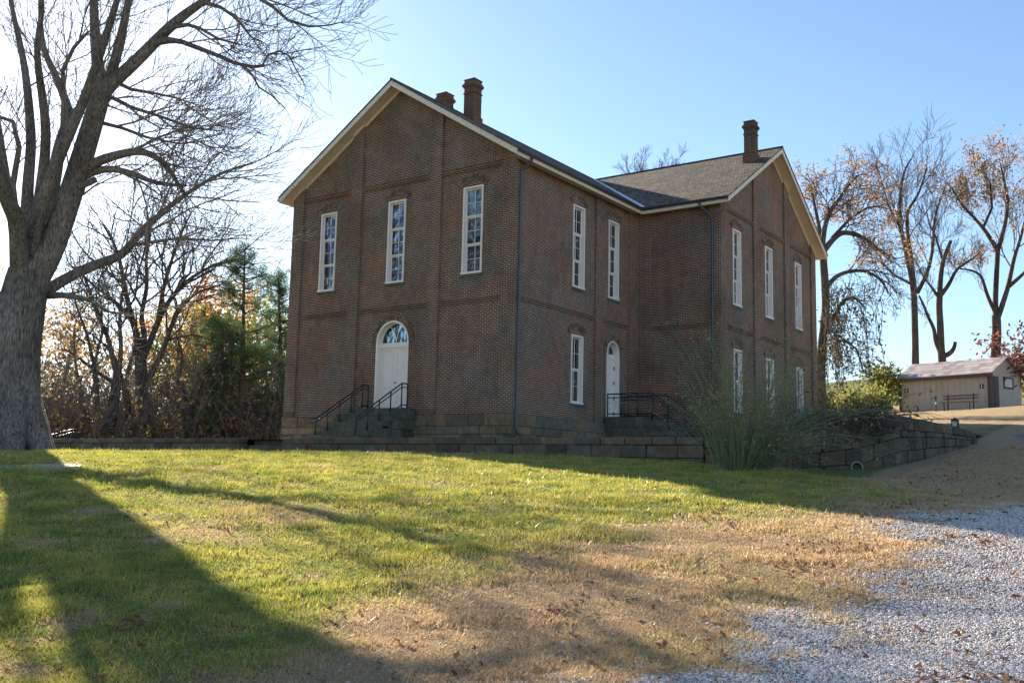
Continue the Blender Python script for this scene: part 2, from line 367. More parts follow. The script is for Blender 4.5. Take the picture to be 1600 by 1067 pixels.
# frames of reference of the facades: (u, z, depth inwards)
def frontF(u, z, d): return (u, IN * 1.0 + d, z)
def sideF(u, z, d): return (-IN - d, u, z)
def wingF(u, z, d): return (u, L + IN + d, z)
def gabF(u, z, d): return (D - IN - d, u, z)
def rect(u0, u1, z0, z1): return [(u0, z0), (u1, z0), (u1, z1), (u0, z1)]
def arch(u0, u1, z0, zs, n=14):
    c = (u0 + u1) / 2; r = (u1 - u0) / 2
    return [(u0, z0), (u1, z0)] + [(c + r * math.cos(math.pi * i / n), zs + r * math.sin(math.pi * i / n)) for i in range(n + 1)]
ZT, ZB = 8.04, 4.82
fw = [(-9.73, -8.85), (-6.06, -5.18), (-2.40, -1.50)]
gw = [(10.42, 11.28), (14.06, 14.93), (17.94, 18.80)]
sw = [(3.91, 4.76), (6.64, 7.48)]
FD = (-6.43, -4.80, .05, 2.57); SD = (6.55, 7.58, .05, 2.61)
zb = -.19
TH = .36
wt = .05
fo = [(-W + IN, zb), (-IN, zb), (-IN, Bm(-IN) + wt), (RX, ZR + wt), (-W + IN, Bm(-W + IN) + wt)]
wall_poly('wall', fo, [rect(a, b, ZB, ZT) for a, b in fw] + [arch(*FD)], frontF, TH, M['brick'], school)
wall_poly('wall', rect(IN + TH, L + IN, zb, Bm(-IN) + wt), [rect(a, b, ZB, ZT) for a, b in sw] + [rect(3.89, 4.73, .41, 3.01), arch(*SD)], sideF, TH, M['brick'], school)
wall_poly('wall', rect(-IN, D - IN - TH, zb, Bw(L + IN) + wt), [], wingF, TH, M['brick'], school)
go = [(L + IN, zb), (L + G - IN, zb), (L + G - IN, Bw(L + G - IN) + wt), (RY, ZR + wt), (L + IN, Bw(L + IN) + wt)]
wall_poly('wall', go, [rect(a, b, ZB, ZT) for a, b in gw] + [rect(a, b, .42, 3.01) for a, b in gw], gabF, TH, M['brick'], school)
wall_poly('wall', rect(IN + TH, L + G, zb, Bm(-W) + wt), [], lambda u, z, d: (-W + IN + d, u, z), TH, M['brick'], school)
bo = [(-W + IN + TH, zb), (D - IN - TH, zb), (D - IN - TH, Bm(0)), (0, Bm(0)), (RX, ZR - .1), (-W + IN + TH, Bm(-W + IN + TH))]
wall_poly('wall', bo, [], lambda u, z, d: (u, L + G - IN - d, z), TH, M['brick'], school)
# pilasters, each a part
def box_on(F, u0, u1, z0, z1, out, mb, back=0.0, a=0.0):
    c = [F(u0, z0, -out), F(u1, z0, -out), F(u1, z0, back), F(u0, z0, back), F(u0, z1, -out), F(u1, z1, -out), F(u1, z1, back), F(u0, z1, back)]
    mb.hexa(c, a)
def pil(F, u0, u1, top):   # top(u)
    mb = MB(); q = ((u0, -IN), (u1, -IN), (u1, .02), (u0, .02))
    c = [F(u, 0.0, d) for u, d in q] + [F(u, top(u), d) for u, d in q]
    mb.hexa(c); mb.make('pilaster', M['brick'], school)
mt = lambda x: Bm(x) + .04; wtp = lambda y: Bw(y) + .04
pil(frontF, -W, -W + .60, mt); pil(frontF, -8.02, -7.46, mt); pil(frontF, -3.96, -3.42, mt); pil(frontF, -.60, -IN, mt)
sideTop = lambda y: Bm(0) + .04
mb = MB(); mb.box(-IN, 0, 0, .16, 0, Bm(0) + .04); mb.make('pilaster', M['brick'], school)
pil(sideF, 5.55, 6.16, sideTop); pil(sideF, 8.30, L + IN - .005, sideTop)
pil(wingF, .0, .54, lambda x: Bw(L) + .04); pil(wingF, 3.22, D - IN, lambda x: Bw(L) + .04)
mb = MB(); mb.box(D - IN, D, L, L + .60, 0, Bw(L) + .04); mb.make('pilaster', M['brick'], school)
pil(gabF, 12.62, 13.2, wtp); pil(gabF, 16.42, 17.0, wtp); pil(gabF, 20.14, L + G, wtp)
# string courses between pilasters: stepped band with dentils
def string(F, u0, u1, z):
    mb = MB(); box_on(F, u0, u1, z - .055, z, .075, mb, .01); mb.make('ledge', M['brick'], school)
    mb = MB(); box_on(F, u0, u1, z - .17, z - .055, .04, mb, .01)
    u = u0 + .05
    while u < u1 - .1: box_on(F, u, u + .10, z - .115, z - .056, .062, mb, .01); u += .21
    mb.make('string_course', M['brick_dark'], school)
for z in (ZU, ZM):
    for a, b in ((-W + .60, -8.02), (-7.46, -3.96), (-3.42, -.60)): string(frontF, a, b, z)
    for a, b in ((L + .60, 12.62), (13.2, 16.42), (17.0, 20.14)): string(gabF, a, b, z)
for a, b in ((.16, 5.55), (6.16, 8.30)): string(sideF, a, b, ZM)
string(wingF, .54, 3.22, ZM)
# stone foundation of separate blocks
def blocks(mb, F, u0, u1, z0, z1, courses, rnd, out=.03, lmin=.4, lmax=1.0, depth=.3, gap=.012):
    zs = np.linspace(z0, z1, courses + 1)
    for k in range(courses):
        u = u0
        while u < u1 - .02:
            l = rnd.uniform(lmin, lmax); e = u + l
            if u1 - e < lmin * .6: e = u1
            o = out + rnd.uniform(-.018, .022); t_ = rnd.random()
            box_on(F, u + gap / 2, e - gap / 2, zs[k] + gap / 2, zs[k + 1] - gap / 2, o, mb, depth, t_)
            u = e
rr = random.Random(3)
def found(F, u0, u1, quoins, base=-1.75):
    mb = MB(); blocks(mb, F, u0, u1, base, zb - .42, 4, rr, IN + .05, .5, 1.3); blocks(mb, F, u0, u1, zb - .42, zb, 1, rr, IN + .02, .6, 1.5)
    for a, b in quoins: box_on(F, a, b, zb, 0, IN + .012, mb, .02, rr.random())
    box_on(F, u0, u1, base, zb - .01, IN - .03, mb, .25, .3)
    mb.make('foundation', M['stone'], school, att='tone', bevel=.015)
found(frontF, -W - .02, .02, [(-W, -W + .60), (-8.02, -7.46), (-3.96, -3.42), (-.60, 0)])
found(sideF, IN + .06, L, [(5.55, 6.16), (8.30, L)])
found(wingF, -.02, D + .02, [(3.22, D)])
found(gabF, L + IN + .06, L + G, [(12.62, 13.2), (16.42, 17.0), (20.14, L + G)])
# ---------------------------------------------------------------- roof
def slab(name, pts, lo, hi, mat, parent):
    mb = MB(); n = len(pts)
    v = [(x, y, z + lo) for x, y, z in pts] + [(x, y, z + hi) for x, y, z in pts]
    f = [tuple(range(n))[::-1], tuple(range(n, 2 * n))] + [(i, (i + 1) % n, n + (i + 1) % n, n + i) for i in range(n)]
    mb.add(v, f); return mb.make(name, mat, parent)
XE, XW, YN, YF = E, -W - E, -GO, L + G + GO
XG = D + GO; YA, YB = L - E, L + G + E
roof = None
def pl(o=0.0, g=0.0):
    return {
     'mr': [(XE + o, YN - g, ZE - SM * o), (RX, YN - g, ZR), (RX, RY, ZR), (XE + o, YA - o * 0, ZE - SM * o)],
     'ml': [(XW - o, YN - g, ZE - SM * o), (XW - o, YF + g, ZE - SM * o), (RX, YF + g, ZR), (RX, YN - g, ZR)],
     'mb': [(RX, RY, ZR), (RX, YF + g, ZR), (XE, YF + g, ZE), (XE, YB, ZE)],
     'wn': [(XG + g, YA - o, ZE - SWG * o), (XG + g, RY, ZR), (RX, RY, ZR), (XE, YA - o, ZE - SWG * o)],
     'wf': [(XG + g, YB + o, ZE - SWG * o), (XE, YB + o, ZE - SWG * o), (RX, RY, ZR), (XG + g, RY, ZR)]}
main_roof = slab('roof', pl(.05, .03)['mr'], .215, .275, M['shingle'], school)
slab('roof', pl(.05, .03)['ml'], .215, .275, M['shingle'], school)
wing_roof = slab('roof', pl(.05, .03)['wn'], .215, .276, M['shingle'], school)
slab('roof', pl(.05, .03)['wf'], .215, .276, M['shingle'], school)
for k in ('mr', 'ml', 'wn', 'wf'): slab('soffit', pl()[k], .06, .213, M['soffit'], school)
# rake boards and eave boards
def rake(name, p, q, th, axis_, parent=school, h=.2, lo=0.0, mat='cream'):
    p = A(p, float); q = A(q, float); a = A(axis_, float) * th
    mb = MB(); mb.hexa([p + (0, 0, lo), p + a + (0, 0, lo), q + a + (0, 0, lo), q + (0, 0, lo), p + (0, 0, lo + h), p + a + (0, 0, lo + h), q + a + (0, 0, lo + h), q + (0, 0, lo + h)])
    return mb.make(name, M[mat], parent)
H = .212
rake('rake_board', (XW, YN - .002, ZE), (RX, YN - .002, ZR), .04, (0, 1, 0), h=H)
rake('rake_board', (XE, YN - .002, ZE), (RX, YN - .002, ZR), .04, (0, 1, 0), h=H)
rake('rake_board', (XG + .002, YA, ZE), (XG + .002, RY, ZR), .04, (-1, 0, 0), h=H)
rake('rake_board', (XG + .002, YB, ZE), (XG + .002, RY, ZR), .04, (-1, 0, 0), h=H)
rake('eave_board', (XE + .002, YN + .04, ZE), (XE + .002, YA, ZE), .03, (-1, 0, 0), h=H)
rake('eave_board', (XE, YA - .002, ZE), (XG - .04, YA - .002, ZE), .03, (0, 1, 0), h=H)
rake('eave_board', (XW - .002, YN + .04, ZE), (XW - .002, YF, ZE), .03, (1, 0, 0), h=H)
mb = MB(); mb.add([(XE, YN + .04, ZE + .05), (-.0, YN + .04, ZE + .05), (0, YA, ZE + .05), (XE, YA, ZE + .05), (D, YA, ZE + .05), (D + .4, YA, ZE + .05), (D + .4, L, ZE + .05), (0, L, ZE + .05)], [(0, 1, 2, 3), (3, 5, 6, 7)])
mb.make('eave_lining', M['soffit'], school)
# gable moulding where the brick meets the soffit (stepped at the pilasters)
for F, top, segs in ((frontF, mt, [(-W, -W + .6, IN), (-W + .6, -8.02, 0), (-8.02, -7.46, IN), (-7.46, RX, 0), (RX, -3.96, 0), (-3.96, -3.42, IN), (-3.42, -.6, 0), (-.6, 0, IN)]),
                     (gabF, wtp, [(L, L + .6, IN), (L + .6, 12.62, 0), (12.62, 13.2, IN), (13.2, RY, 0), (RY, 16.42, 0), (16.42, 17., IN), (17., 20.14, 0), (20.14, L + G, IN)])):
    mb = MB()
    for a, b, o in segs:
        ta, tb = top(a), top(b)
        mb.hexa([F(a, ta - .07, -o - .05), F(b, tb - .07, -o - .05), F(b, tb - .07, -o + .01), F(a, ta - .07, -o + .01), F(a, ta + .02, -o - .05), F(b, tb + .02, -o - .05), F(b, tb + .02, -o + .01), F(a, ta + .02, -o + .01)])
    mb.make('rake_moulding', M['cream'], school)
# gutters, valley flashing, ridge caps
def gutter(p, q):
    mb = MB(); p = A(p, float); q = A(q, float); d = (q - p) / np.linalg.norm(q - p); r = np.cross(d, (0, 0, 1))
    prof = [(-.06, .06), (-.055, 0), (-.03, -.045), (.03, -.045), (.055, 0), (.06, .06), (.045, .06), (.04, 0), (-.04, 0), (-.045, .06)]
    n = len(prof); v = [p + r * a + A([0, 0, b]) for a, b in prof] + [q + r * a + A([0, 0, b]) for a, b in prof]
    mb.add(v, [(i, (i + 1) % n, n + (i + 1) % n, n + i) for i in range(n)] + [tuple(range(n)), tuple(range(n, 2 * n))[::-1]]); mb.make('gutter', M['gutter'], school)
gutter((XE + .068, YN, ZE + .17), (XE + .068, YA - .06, ZE + .17)); gutter((XE + .01, YA - .068, ZE + .17), (XG, YA - .068, ZE + .17)); gutter((XW - .068, YN, ZE + .13), (XW - .068, YF, ZE + .13))
mb = MB(); mb.hexa([(XE - .1, YA + .02, ZE + .33), (XE + .07, YA + .14, ZE + .33), (RX + .1, RY, ZR + .27), (RX, RY - .15, ZR + .27), (XE - .1, YA + .02, ZE + .36), (XE + .07, YA + .14, ZE + .36), (RX + .1, RY, ZR + .30), (RX, RY - .15, ZR + .30)]); mb.make('valley_flashing', M['flash'], school)
mb = MB(); mb.tube([(RX, YN - .03, ZR + .275), (RX, YF, ZR + .275)], .05, 6); mb.tube([(RX, RY, ZR + .275), (XG + .03, RY, ZR + .275)], .05, 6); mb.make('ridge_cap', M['gutter'], school)
# chimneys with corbelled crowns
def chimney(cx, cy, w, z0, z1, sh=.5):
    mb = MB(); h = w / 2
    def sq(s, a, b): mb.box(cx - h - s, cx + h + s, cy - h - s, cy + h + s, a, b)
    sq(.05, z0, z0 + sh); sq(0, z0 + sh, z1 - .62); sq(.03, z1 - .62, z1 - .57); sq(0, z1 - .57, z1 - .36); sq(.035, z1 - .36, z1 - .30); sq(.07, z1 - .30, z1 - .22); sq(.035, z1 - .22, z1 - .15); sq(.0, z1 - .15, z1 - .03)
    o = mb.make('chimney', M['chimney'], school)
    m2 = MB(); m2.box(cx - h - .02, cx + h + .02, cy - h - .02, cy + h + .02, z1 - .03, z1 + .01); c = m2.make('cap', M['gutter'], school)
    c.parent = o; return o
chimney(-4.88, 3.62, .52, 11.0, 13.9, 1.3); chimney(-6.48, 3.75, .52, 11.0, 13.68, 1.15); chimney(3.3, 13.42, .47, 10.9, 13.6, 1.2)
# ---------------------------------------------------------------- windows and doors
def window(F, u0, u1, z0, z1, nsash, shade, lattice, seed):
    par = None; w = u1 - u0; mb = MB(); fr = .065; dp0, dp1 = -.07, .26
    box_on(F, u0, u0 + fr, z0, z1, -dp0 * 0 + .035, mb, dp1); box_on(F, u1 - fr, u1, z0, z1, .035, mb, dp1)
    box_on(F, u0 + fr, u1 - fr, z1 - fr, z1, .035, mb, dp1); box_on(F, u0 - .02, u1 + .02, z0, z0 + .075, .06, mb, dp1)
    wo_ = mb.make('window', M['white'], school)
    zs = np.linspace(z0 + .075, z1 - fr, nsash + 1)
    for k in range(nsash):
        a, b = zs[k], zs[k + 1]; dd = .14 + .028 * (nsash - 1 - k) * -1 + .05; s = .045; e = .014
        dd = .10 + .035 * (nsash - 1 - k); s = .034; e = .011; m = MB(); i0, i1 = u0 + fr, u1 - fr
        def bb(p, q, r_, t_): box_on(F, p, q, r_, t_, -dd, m, dd + .034)
        bb(i0, i0 + s, a, b); bb(i1 - s, i1, a, b); bb(i0 + s, i1 - s, a, a + .05); bb(i0 + s, i1 - s, b - .045, b)
        mid = (i0 + i1) / 2; bb(mid - e, mid + e, a + .05, b - .045)
        zc = (a + b) / 2
        bb(i0 + s, mid - e, zc - .009, zc + .009); bb(mid + e, i1 - s, zc - .009, zc + .009)
        so_ = m.make('sash', M['white'], school); so_.parent = wo_
        g = MB(); box_on(F, i0 + s, i1 - s, a + .05, b - .045, -dd - .012, g, dd + .018); p_ = g.make('pane', M['glass'], school); p_.parent = wo_
    if shade > 0:
        g = MB(); zz = z1 - fr - shade * (z1 - z0); box_on(F, u0 + fr, u1 - fr, zz, z1 - fr, -.30, g, .305); p_ = g.make('roller_shade', M['shade'], school); p_.parent = wo_
    # stone sill and segmental brick arch
    g = MB(); box_on(F, u0 - .05, u1 + .05, z0 - .13, z0 - .002, .03, g, .1, .2); p_ = g.make('sill', M['step'], school, att='tone'); p_.parent = wo_
    g = MB(); n = 15; c = (u0 + u1) / 2; hw = w / 2 + .12; rise = .24; Rr = (hw * hw + rise * rise) / (2 * rise); zc = z1 + .02 + rise - Rr; th = math.asin(hw / Rr); rv = random.Random(seed)
    for ring, (r0, r1) in enumerate(((Rr - .02, Rr + .09), (Rr + .10, Rr + .20))):
        for k in range(n):
            a0 = -th + 2 * th * k / n; a1 = -th + 2 * th * (k + .86) / n
            q = [(c + r_ * math.sin(t_), zc + r_ * math.cos(t_)) for r_, t_ in ((r0, a0), (r0, a1), (r1, a1), (r1, a0))]
            o_ = .028 + .02 * ring
            g.hexa([F(*q[0], -o_), F(*q[1], -o_), F(*q[1], .02), F(*q[0], .02), F(*q[3], -o_), F(*q[2], -o_), F(*q[2], .02), F(*q[3], .02)], rv.random())
    p_ = g.make('brick_arch', M['vouss'], school, att='tone'); p_.parent = wo_
    return wo_
for i, (a, b) in enumerate(fw): window(frontF, a, b, ZB, ZT, 3, (.42, .52, .53)[i], 0, i)
for i, (a, b) in enumerate(sw): window(sideF, a, b, ZB, ZT, 3, (.62, .70)[i], 0, 5 + i)
window(sideF, 3.89, 4.73, .41, 3.01, 2, .9, 0, 8)
for i, (a, b) in enumerate(gw): window(gabF, a, b, ZB, ZT, 3, .33, 0, 10 + i); window(gabF, a, b, .42, 3.01, 2, .5, 0, 14 + i)
def arched_door(F, u0, u1, z0, zs, leaves, seed):
    c = (u0 + u1) / 2; r = (u1 - u0) / 2; N_ = 20
    def ringpts(rad): return [(c + rad * math.cos(math.pi * i / N_), zs + rad * math.sin(math.pi * i / N_)) for i in range(N_ + 1)]
    fr = .075 if leaves == 2 else .055
    def archring(m, ro, ri, d0, d1):
        po, pi_ = ringpts(ro), ringpts(ri)
        for i in range(N_):
            m.hexa([F(*pi_[i], d0), F(*pi_[i + 1], d0), F(*pi_[i + 1], d1), F(*pi_[i], d1), F(*po[i], d0), F(*po[i + 1], d0), F(*po[i + 1], d1), F(*po[i], d1)])
    m = MB(); box_on(F, u0, u0 + fr, z0, zs, .03, m, .30); box_on(F, u1 - fr, u1, z0, zs, .03, m, .30); archring(m, r, r - fr, -.03, .30)
    box_on(F, u0 + fr, u1 - fr, zs - .16, zs - .0, -.17, m, .30); box_on(F, u0 + fr, u1 - fr, zs - .19, zs - .11, -.14, m, .20)
    do = m.make('door', M['white'], school)
    m = MB(); pts = [(c - r + fr, zs)] + ringpts(r - fr)[::-1][1:-1] + [(c + r - fr, zs)]
    v = [F(u, z, .235) for u, z in pts] + [F(u, z, .241) for u, z in pts]; n = len(pts)
    m.add(v, [tuple(range(n)), tuple(range(n, 2 * n))[::-1]] + [(i, n + i, n + (i + 1) % n, (i + 1) % n) for i in range(n)]); p_ = m.make('fanlight_pane', M['glass'], school); p_.parent = do
    # pointed tracery bars
    m = MB(); rb = r - fr
    for sgn in (-1, 1):
        arc = [F(c + sgn * rb * (1 - math.cos(t_) * 1.0) - 0 * sgn, zs + rb * 1.0 * math.sin(t_), .215) for t_ in np.linspace(0, 1.03, 9)]
        m.tube(arc, .017, 6)
    if leaves == 2:
        pass
    archring(m, rb + .002, rb - .03, .2, .235)
    p_ = m.make('fanlight_bars', M['white'], school); p_.parent = do
    a, b = u0 + fr, u1 - fr; top = zs - .16; ws = (b - a) / leaves
    for k in range(leaves):
        m = MB(); p0, p1 = a + k * ws + .004, a + (k + 1) * ws - .004
        box_on(F, p0, p1, z0, top, -.21, m, .25)
        st = .1
        for (za, zb_) in ((z0, z0 + .2), (z0 + .82, z0 + .98), (top - .12, top)): box_on(F, p0 + st, p1 - st, za, zb_, -.19, m, .2105)
        box_on(F, p0, p0 + st, z0, top, -.19, m, .2105); box_on(F, p1 - st, p1, z0, top, -.19, m, .2105)
        for (za, zb_) in ((z0 + .26, z0 + .76), (z0 + 1.04, top - .18)): box_on(F, p0 + st + .04, p1 - st - .04, za, zb_, -.197, m, .2105)
        q = m.make('leaf', M['white'], school); q.parent = do
    m = MB()
    if leaves == 2: m.tube([F(c + .05, z0 + 1.0, .19), F(c + .05, z0 + 1.0, .13)], .028, 8)
    else: m.tube([F(u0 + fr + .08, z0 + 1.0, .19), F(u0 + fr + .08, z0 + 1.0, .13)], .028, 8)
    q = m.make('handle', M['dark'], school); q.parent = do
    if leaves == 1:
        for zz in (.12, .75, 1.35, 1.95):
            m = MB(); box_on(F, u1 - fr - .05, u1 - fr + .01, z0 + zz, z0 + zz + .14, -.17, m, .19); q = m.make('hinge', M['dark'], school); q.parent = do
    g = MB(); rv = random.Random(seed); n = 34
    for ring, (r0, r1) in enumerate(((r + .005, r + .115), (r + .125, r + .235))):
        for k in range(n):
            a0 = math.pi * k / n; a1 = math.pi * (k + .85) / n; o_ = .03 + .02 * ring
            q = [(c + q_ * math.cos(t_), zs + q_ * math.sin(t_)) for q_, t_ in ((r0, a0), (r0, a1), (r1, a1), (r1, a0))]
            g.hexa([F(*q[0], -o_), F(*q[1], -o_), F(*q[1], .02), F(*q[0], .02), F(*q[3], -o_), F(*q[2], -o_), F(*q[2], .02), F(*q[3], .02)], rv.random())
    q = g.make('brick_arch', M['vouss'], school, att='tone'); q.parent = do
arched_door(frontF, *FD, 2, 50); arched_door(sideF, *SD, 1, 51)
# interior: floor slabs that keep daylight from passing through
mb = MB(); mb.box(-W + .5, -.5, .5, L + G - .5, -.15, -.05); mb.box(-.49, D - .5, L + .5, L + G - .5, -.15, -.05); mb.box(-W + .5, -.5, .5, L + G - .5, 4.0, 4.2); mb.box(-.5, D - .5, L + .5, L + G - .5, 4.0, 4.2); mb.box(-W + .5, -.5, .5, L + G - .5, 8.5, 8.6); mb.box(-.5, D - .5, L + .5, L + G - .5, 8.5, 8.6)
mb.make('floor', M['inner'], school)
# downspouts
def pipe(pts, r=.05):
    m = MB(); m.tube(pts, r, 10); return m.make('downspout', M['pipe'], school, smooth=True)
pipe([(XE + .06, .30, ZE + .10), (XE + .06, .30, ZE - .02), (XE - .02, .26, ZE - .12), (.12, .20, ZE - .30), (.06, .19, ZE - .42), (.06, .19, ZE - .6), (.06, .19, 4), (.06, .19, -.65), (.09, .19, -.78), (.32, .10, -.92)])
pipe([(3.0, YA - .07, ZE + .10), (3.0, YA - .06, ZE - .02), (3.1, YA, ZE - .12), (3.3, L - .1, ZE - .36), (3.38, L - .065, ZE - .5), (3.38, L - .065, 4), (3.38, L - .065, -.9), (3.38, L - .25, -1.0)])
pipe([(XW - .06, .5, ZE + .05), (XW - .05, .5, ZE - .18), (-W - .25, .5, ZE - .24), (-W - .06, .5, ZE - .26), (-W - .06, .5, ZE - .5), (-W - .06, .5, 4), (-W - .06, .5, -.9)])
mb = MB(); mb.box(.16, .62, -.02, .26, -1.12, -.98); mb.make('splash_block', M['rust'], None, label='small rust-red splash block under the downspout at the near corner of the brick school', cat='splash block')

# ================================================================ terrace, walls, steps
XWP = [(8.7, -3.6), (10.8, -3.3), (12.0, -2.3), (12.5, -.6), (12.7, 3.5), (12.85, 7.8)]
def xwall(y): return np.interp(y, [-3.6, -3.3, -2.3, -.6, 3.5, 7.8, 30], [8.7, 10.8, 12.0, 12.5, 12.7, 12.85, 12.85])
ty = np.linspace(-3.5, 26, 90); tx = np.linspace(0, 1, 130) ** .8
TX = -32 + tx[None] * (xwall(ty)[:, None] - .1 + 32); TY = np.repeat(ty[:, None], 130, 1)
def tz(x, y): return -1.215 + .66 * sstep(8.5, 12.2, x) * sstep(-3.3, -.5, y) + (vnoise(x, y, .8, 5) - .5) * .03
TZ = tz(TX.ravel(), TY.ravel()); ii = np.arange(90 * 130).reshape(90, 130)
fast_mesh('terrace', np.stack([TX.ravel(), TY.ravel(), TZ], 1), np.stack([ii[:-1, :-1], ii[:-1, 1:], ii[1:, 1:], ii[1:, :-1]], -1).reshape(-1, 4), M['ground'], 4, smooth=True,
          atts={'dry': np.full(90 * 130, .55), 'gravel': np.zeros(90 * 130)}, kind='structure')
def free_wall(pts, tops, bases, thick, courses, seed, lmin=.45, lmax=1.1):
    mb = MB(); rv = random.Random(seed)
    for i in range(len(pts) - 1):
        p, q = A(pts[i], float), A(pts[i + 1], float); Ln = np.linalg.norm(q - p); d = (q - p) / Ln; nrm = A([-d[1], d[0]])
        for k in range(courses):
            cf_ = [0.0] + [(j + .28 * math.sin(j * 2.7 + seed)) / courses for j in range(1, courses)] + [1.0]
            u = 0.0
            while u < Ln - .02:
                e = u + rv.uniform(lmin, lmax) * (1.25 if k == courses - 1 else 1)
                if Ln - e < lmin * .6: e = Ln
                o = rv.uniform(-.035, .035); c = []
                for zz in (0, 1):
                    for uu, w in ((u + .006, -o), (e - .006, -o), (e - .006, thick + rv.uniform(-.02, .02)), (u + .006, thick)):
                        t_ = uu / Ln; zb_ = bases[i] * (1 - t_) + bases[i + 1] * t_; zt_ = tops[i] * (1 - t_) + tops[i + 1] * t_
                        z = zb_ + (zt_ - zb_) * cf_[k + zz] + (rv.uniform(-.008, .008) if k + zz == courses else (.006 if zz == 0 else -.006))
                        xy = p + d * uu + nrm * w; c.append((xy[0], xy[1], z))
                mb.hexa(c, rv.random() ** 1.3); u = e
    return mb
w1 = free_wall([(-6.95, -3.85), (8.7, -3.85)], [-1.17, -1.17], [-2.1, -2.15], .42, 4, 5, .28, .95)
w1.make('retaining_wall', M['wallstone'], None, att='tone', bevel=.02, label='long low mossy stone retaining wall in front of the brick schoolhouse', cat='stone wall')
w2 = free_wall([(-32, -3.85), (-9.25, -3.85)], [-1.20, -1.17], [-2.2, -2.15], .42, 4, 6, .28, .95)
w2.make('retaining_wall', M['wallstone'], None, att='tone', bevel=.02, label='low stone wall between the big bare tree and the short stone steps', cat='stone wall')
w3 = free_wall([(8.75, -3.85), (10.9, -3.5), (12.25, -2.45), (12.75, -.6), (12.95, 3.5), (13.05, 7.8)], [-1.17, -1.12, -.80, -.50, -.50, -.55], [-2.3, -2.5, -2.4, -2.0, -1.6, -1.3], .42, 5, 7, .22, .65)
w3.make('retaining_wall', M['wallstone'], None, att='tone', bevel=.02, label='darker stone retaining wall behind the wispy shrub, running back towards the tan shed', cat='stone wall')
st = MB(); rs = random.Random(9)
for k in range(4):
    for a, b in ((-9.24, -8.1), (-8.1, -6.96)): st.box(a + .004, b - .004, -3.95 + .26 * k, -2.9, -1.93 + .175 * k, -1.93 + .175 * (k + 1) - .006, rs.random())
st.make('garden_steps', M['step'], None, att='tone', bevel=.012, label='short flight of dark stone steps through the gap in the low wall', cat='steps')
# stoop in front of the arched double door
st = MB(); rs = random.Random(11)
for k in range(7):
    y0 = -2.72 + .335 * k; z1 = -1.215 + .18 * (k + 1) - .005
    cuts = [-7.05, -6.2 + rs.uniform(-.3, .3), -5.3 + rs.uniform(-.3, .3), -4.3] if k < 6 else [-7.05, -5.7, -4.3]
    for a, b in zip(cuts[:-1], cuts[1:]):
        st.box(a + .004, b - .004, (y0 if k < 6 else -.70), (y0 + .36 if k < 6 else -.0), z1 - .175, z1, rs.random())
st.box(-7.03, -4.36, -2.3, -.03, -1.7, -.95, .4); st.box(-7.02, -4.37, -1.3, -.04, -.94, -.2, .5); st.box(-7.01, -4.36, -.68, -.03, -.19, -.14, .5)
blocks(st, lambda u, z, d: (-4.28 - d, u, z), -2.3, -.72, -1.5, -.75, 2, rs, .0, .35, .7, .1)
blocks(st, lambda u, z, d: (-4.28 - d, u, z), -1.2, -.02, -.75, -.02, 2, rs, .0, .35, .7, .1)
st.make('stone_stoop', M['step'], None, att='tone', bevel=.012, label='stone stoop of seven steps rising to the white arched double door', cat='steps')
def handrail(path, posts, label, zb_of, group='iron handrails'):
    """path: list of (x, y, ztop)"""
    x0, y0, z0 = path[0]
    ro = empty('handrail', (x0, y0, z0 - .9), label, 'handrail', group)
    m = MB(); m.tube(path, .028, 8); m.make('top_rail', M['iron'], ro, smooth=True)
    for off in (-.14, -.78):
        m = MB(); m.tube([(x, y, z + off) for x, y, z in path], .021, 8); m.make('lower_rail', M['iron'], ro, smooth=True)
    for (x, y, z) in posts:
        m = MB(); m.tube([(x, y, zb_of(x, y)), (x, y, z)], .025, 8); m.make('post', M['iron'], ro, smooth=True)
    return ro
for X, lab in ((-6.62, 'black iron handrail on the left side of the stoop below the arched double door'), (-4.66, 'black iron handrail on the right side of the stoop below the arched double door')):
    path = [(X, -.04, .95), (X, -.36, .95), (X, -2.68, -.44)]
    if X < -5: path.append((X, -2.95, -.44))
    ps = [(X, y, .95 if y > -.37 else .95 - (-.36 - y) * .6) for y in (-.05, -.36, -.94, -1.52, -2.1, -2.66)]
    handrail(path, ps, lab, lambda x, y: -1.22 + .18 * max(0, min(7, math.floor((y + 2.72) / .335) + 1)) - .03)
# side stoop, stair runs towards +X
st = MB(); rs = random.Random(12)
blocks(st, lambda u, z, d: (u, 6.32 + d, z), 0.0, 1.95, -1.6, .03, 4, rs, .0, .35, .8, .3)
blocks(st, lambda u, z, d: (1.95 - d, u, z), 6.34, 7.9, -1.6, -.2, 3, rs, .0, .35, .8, .3)
st.box(.0, 1.97, 6.31, 7.9, .032, .09 - .045, .3); st.box(.01, 1.93, 6.6, 7.88, -1.6, .03, .3)
for k in range(6): st.box(1.96, 1.96 + .26 * (6 - k), 6.34, 7.88, -1.22 + .18 * k - (.4 if k == 0 else 0), -1.22 + .18 * (k + 1) - .005, rs.random())
st.make('stone_stoop', M['step'], None, att='tone', bevel=.012, label='mossy stone stoop at the narrow white arched side door, its steps running along the wing', cat='steps')
for Y, lab in ((6.45, 'nearer dark iron handrail of the side door stoop'), (7.78, 'farther dark iron handrail of the side door stoop, against the wing wall')):
    handrail([(.03, Y, .94), (2.0, Y, .94), (3.45, Y, -.10)], [(x, Y, .94 if x <= 2 else .94 - (x - 2) * .717) for x in (.05, .66, 1.35, 2.0, 2.7, 3.42)], lab,
             lambda x, y: .03 if x < 1.96 else -1.2 + .18 * max(0, 6 - math.floor((x - 1.96) / .26)) - .1)
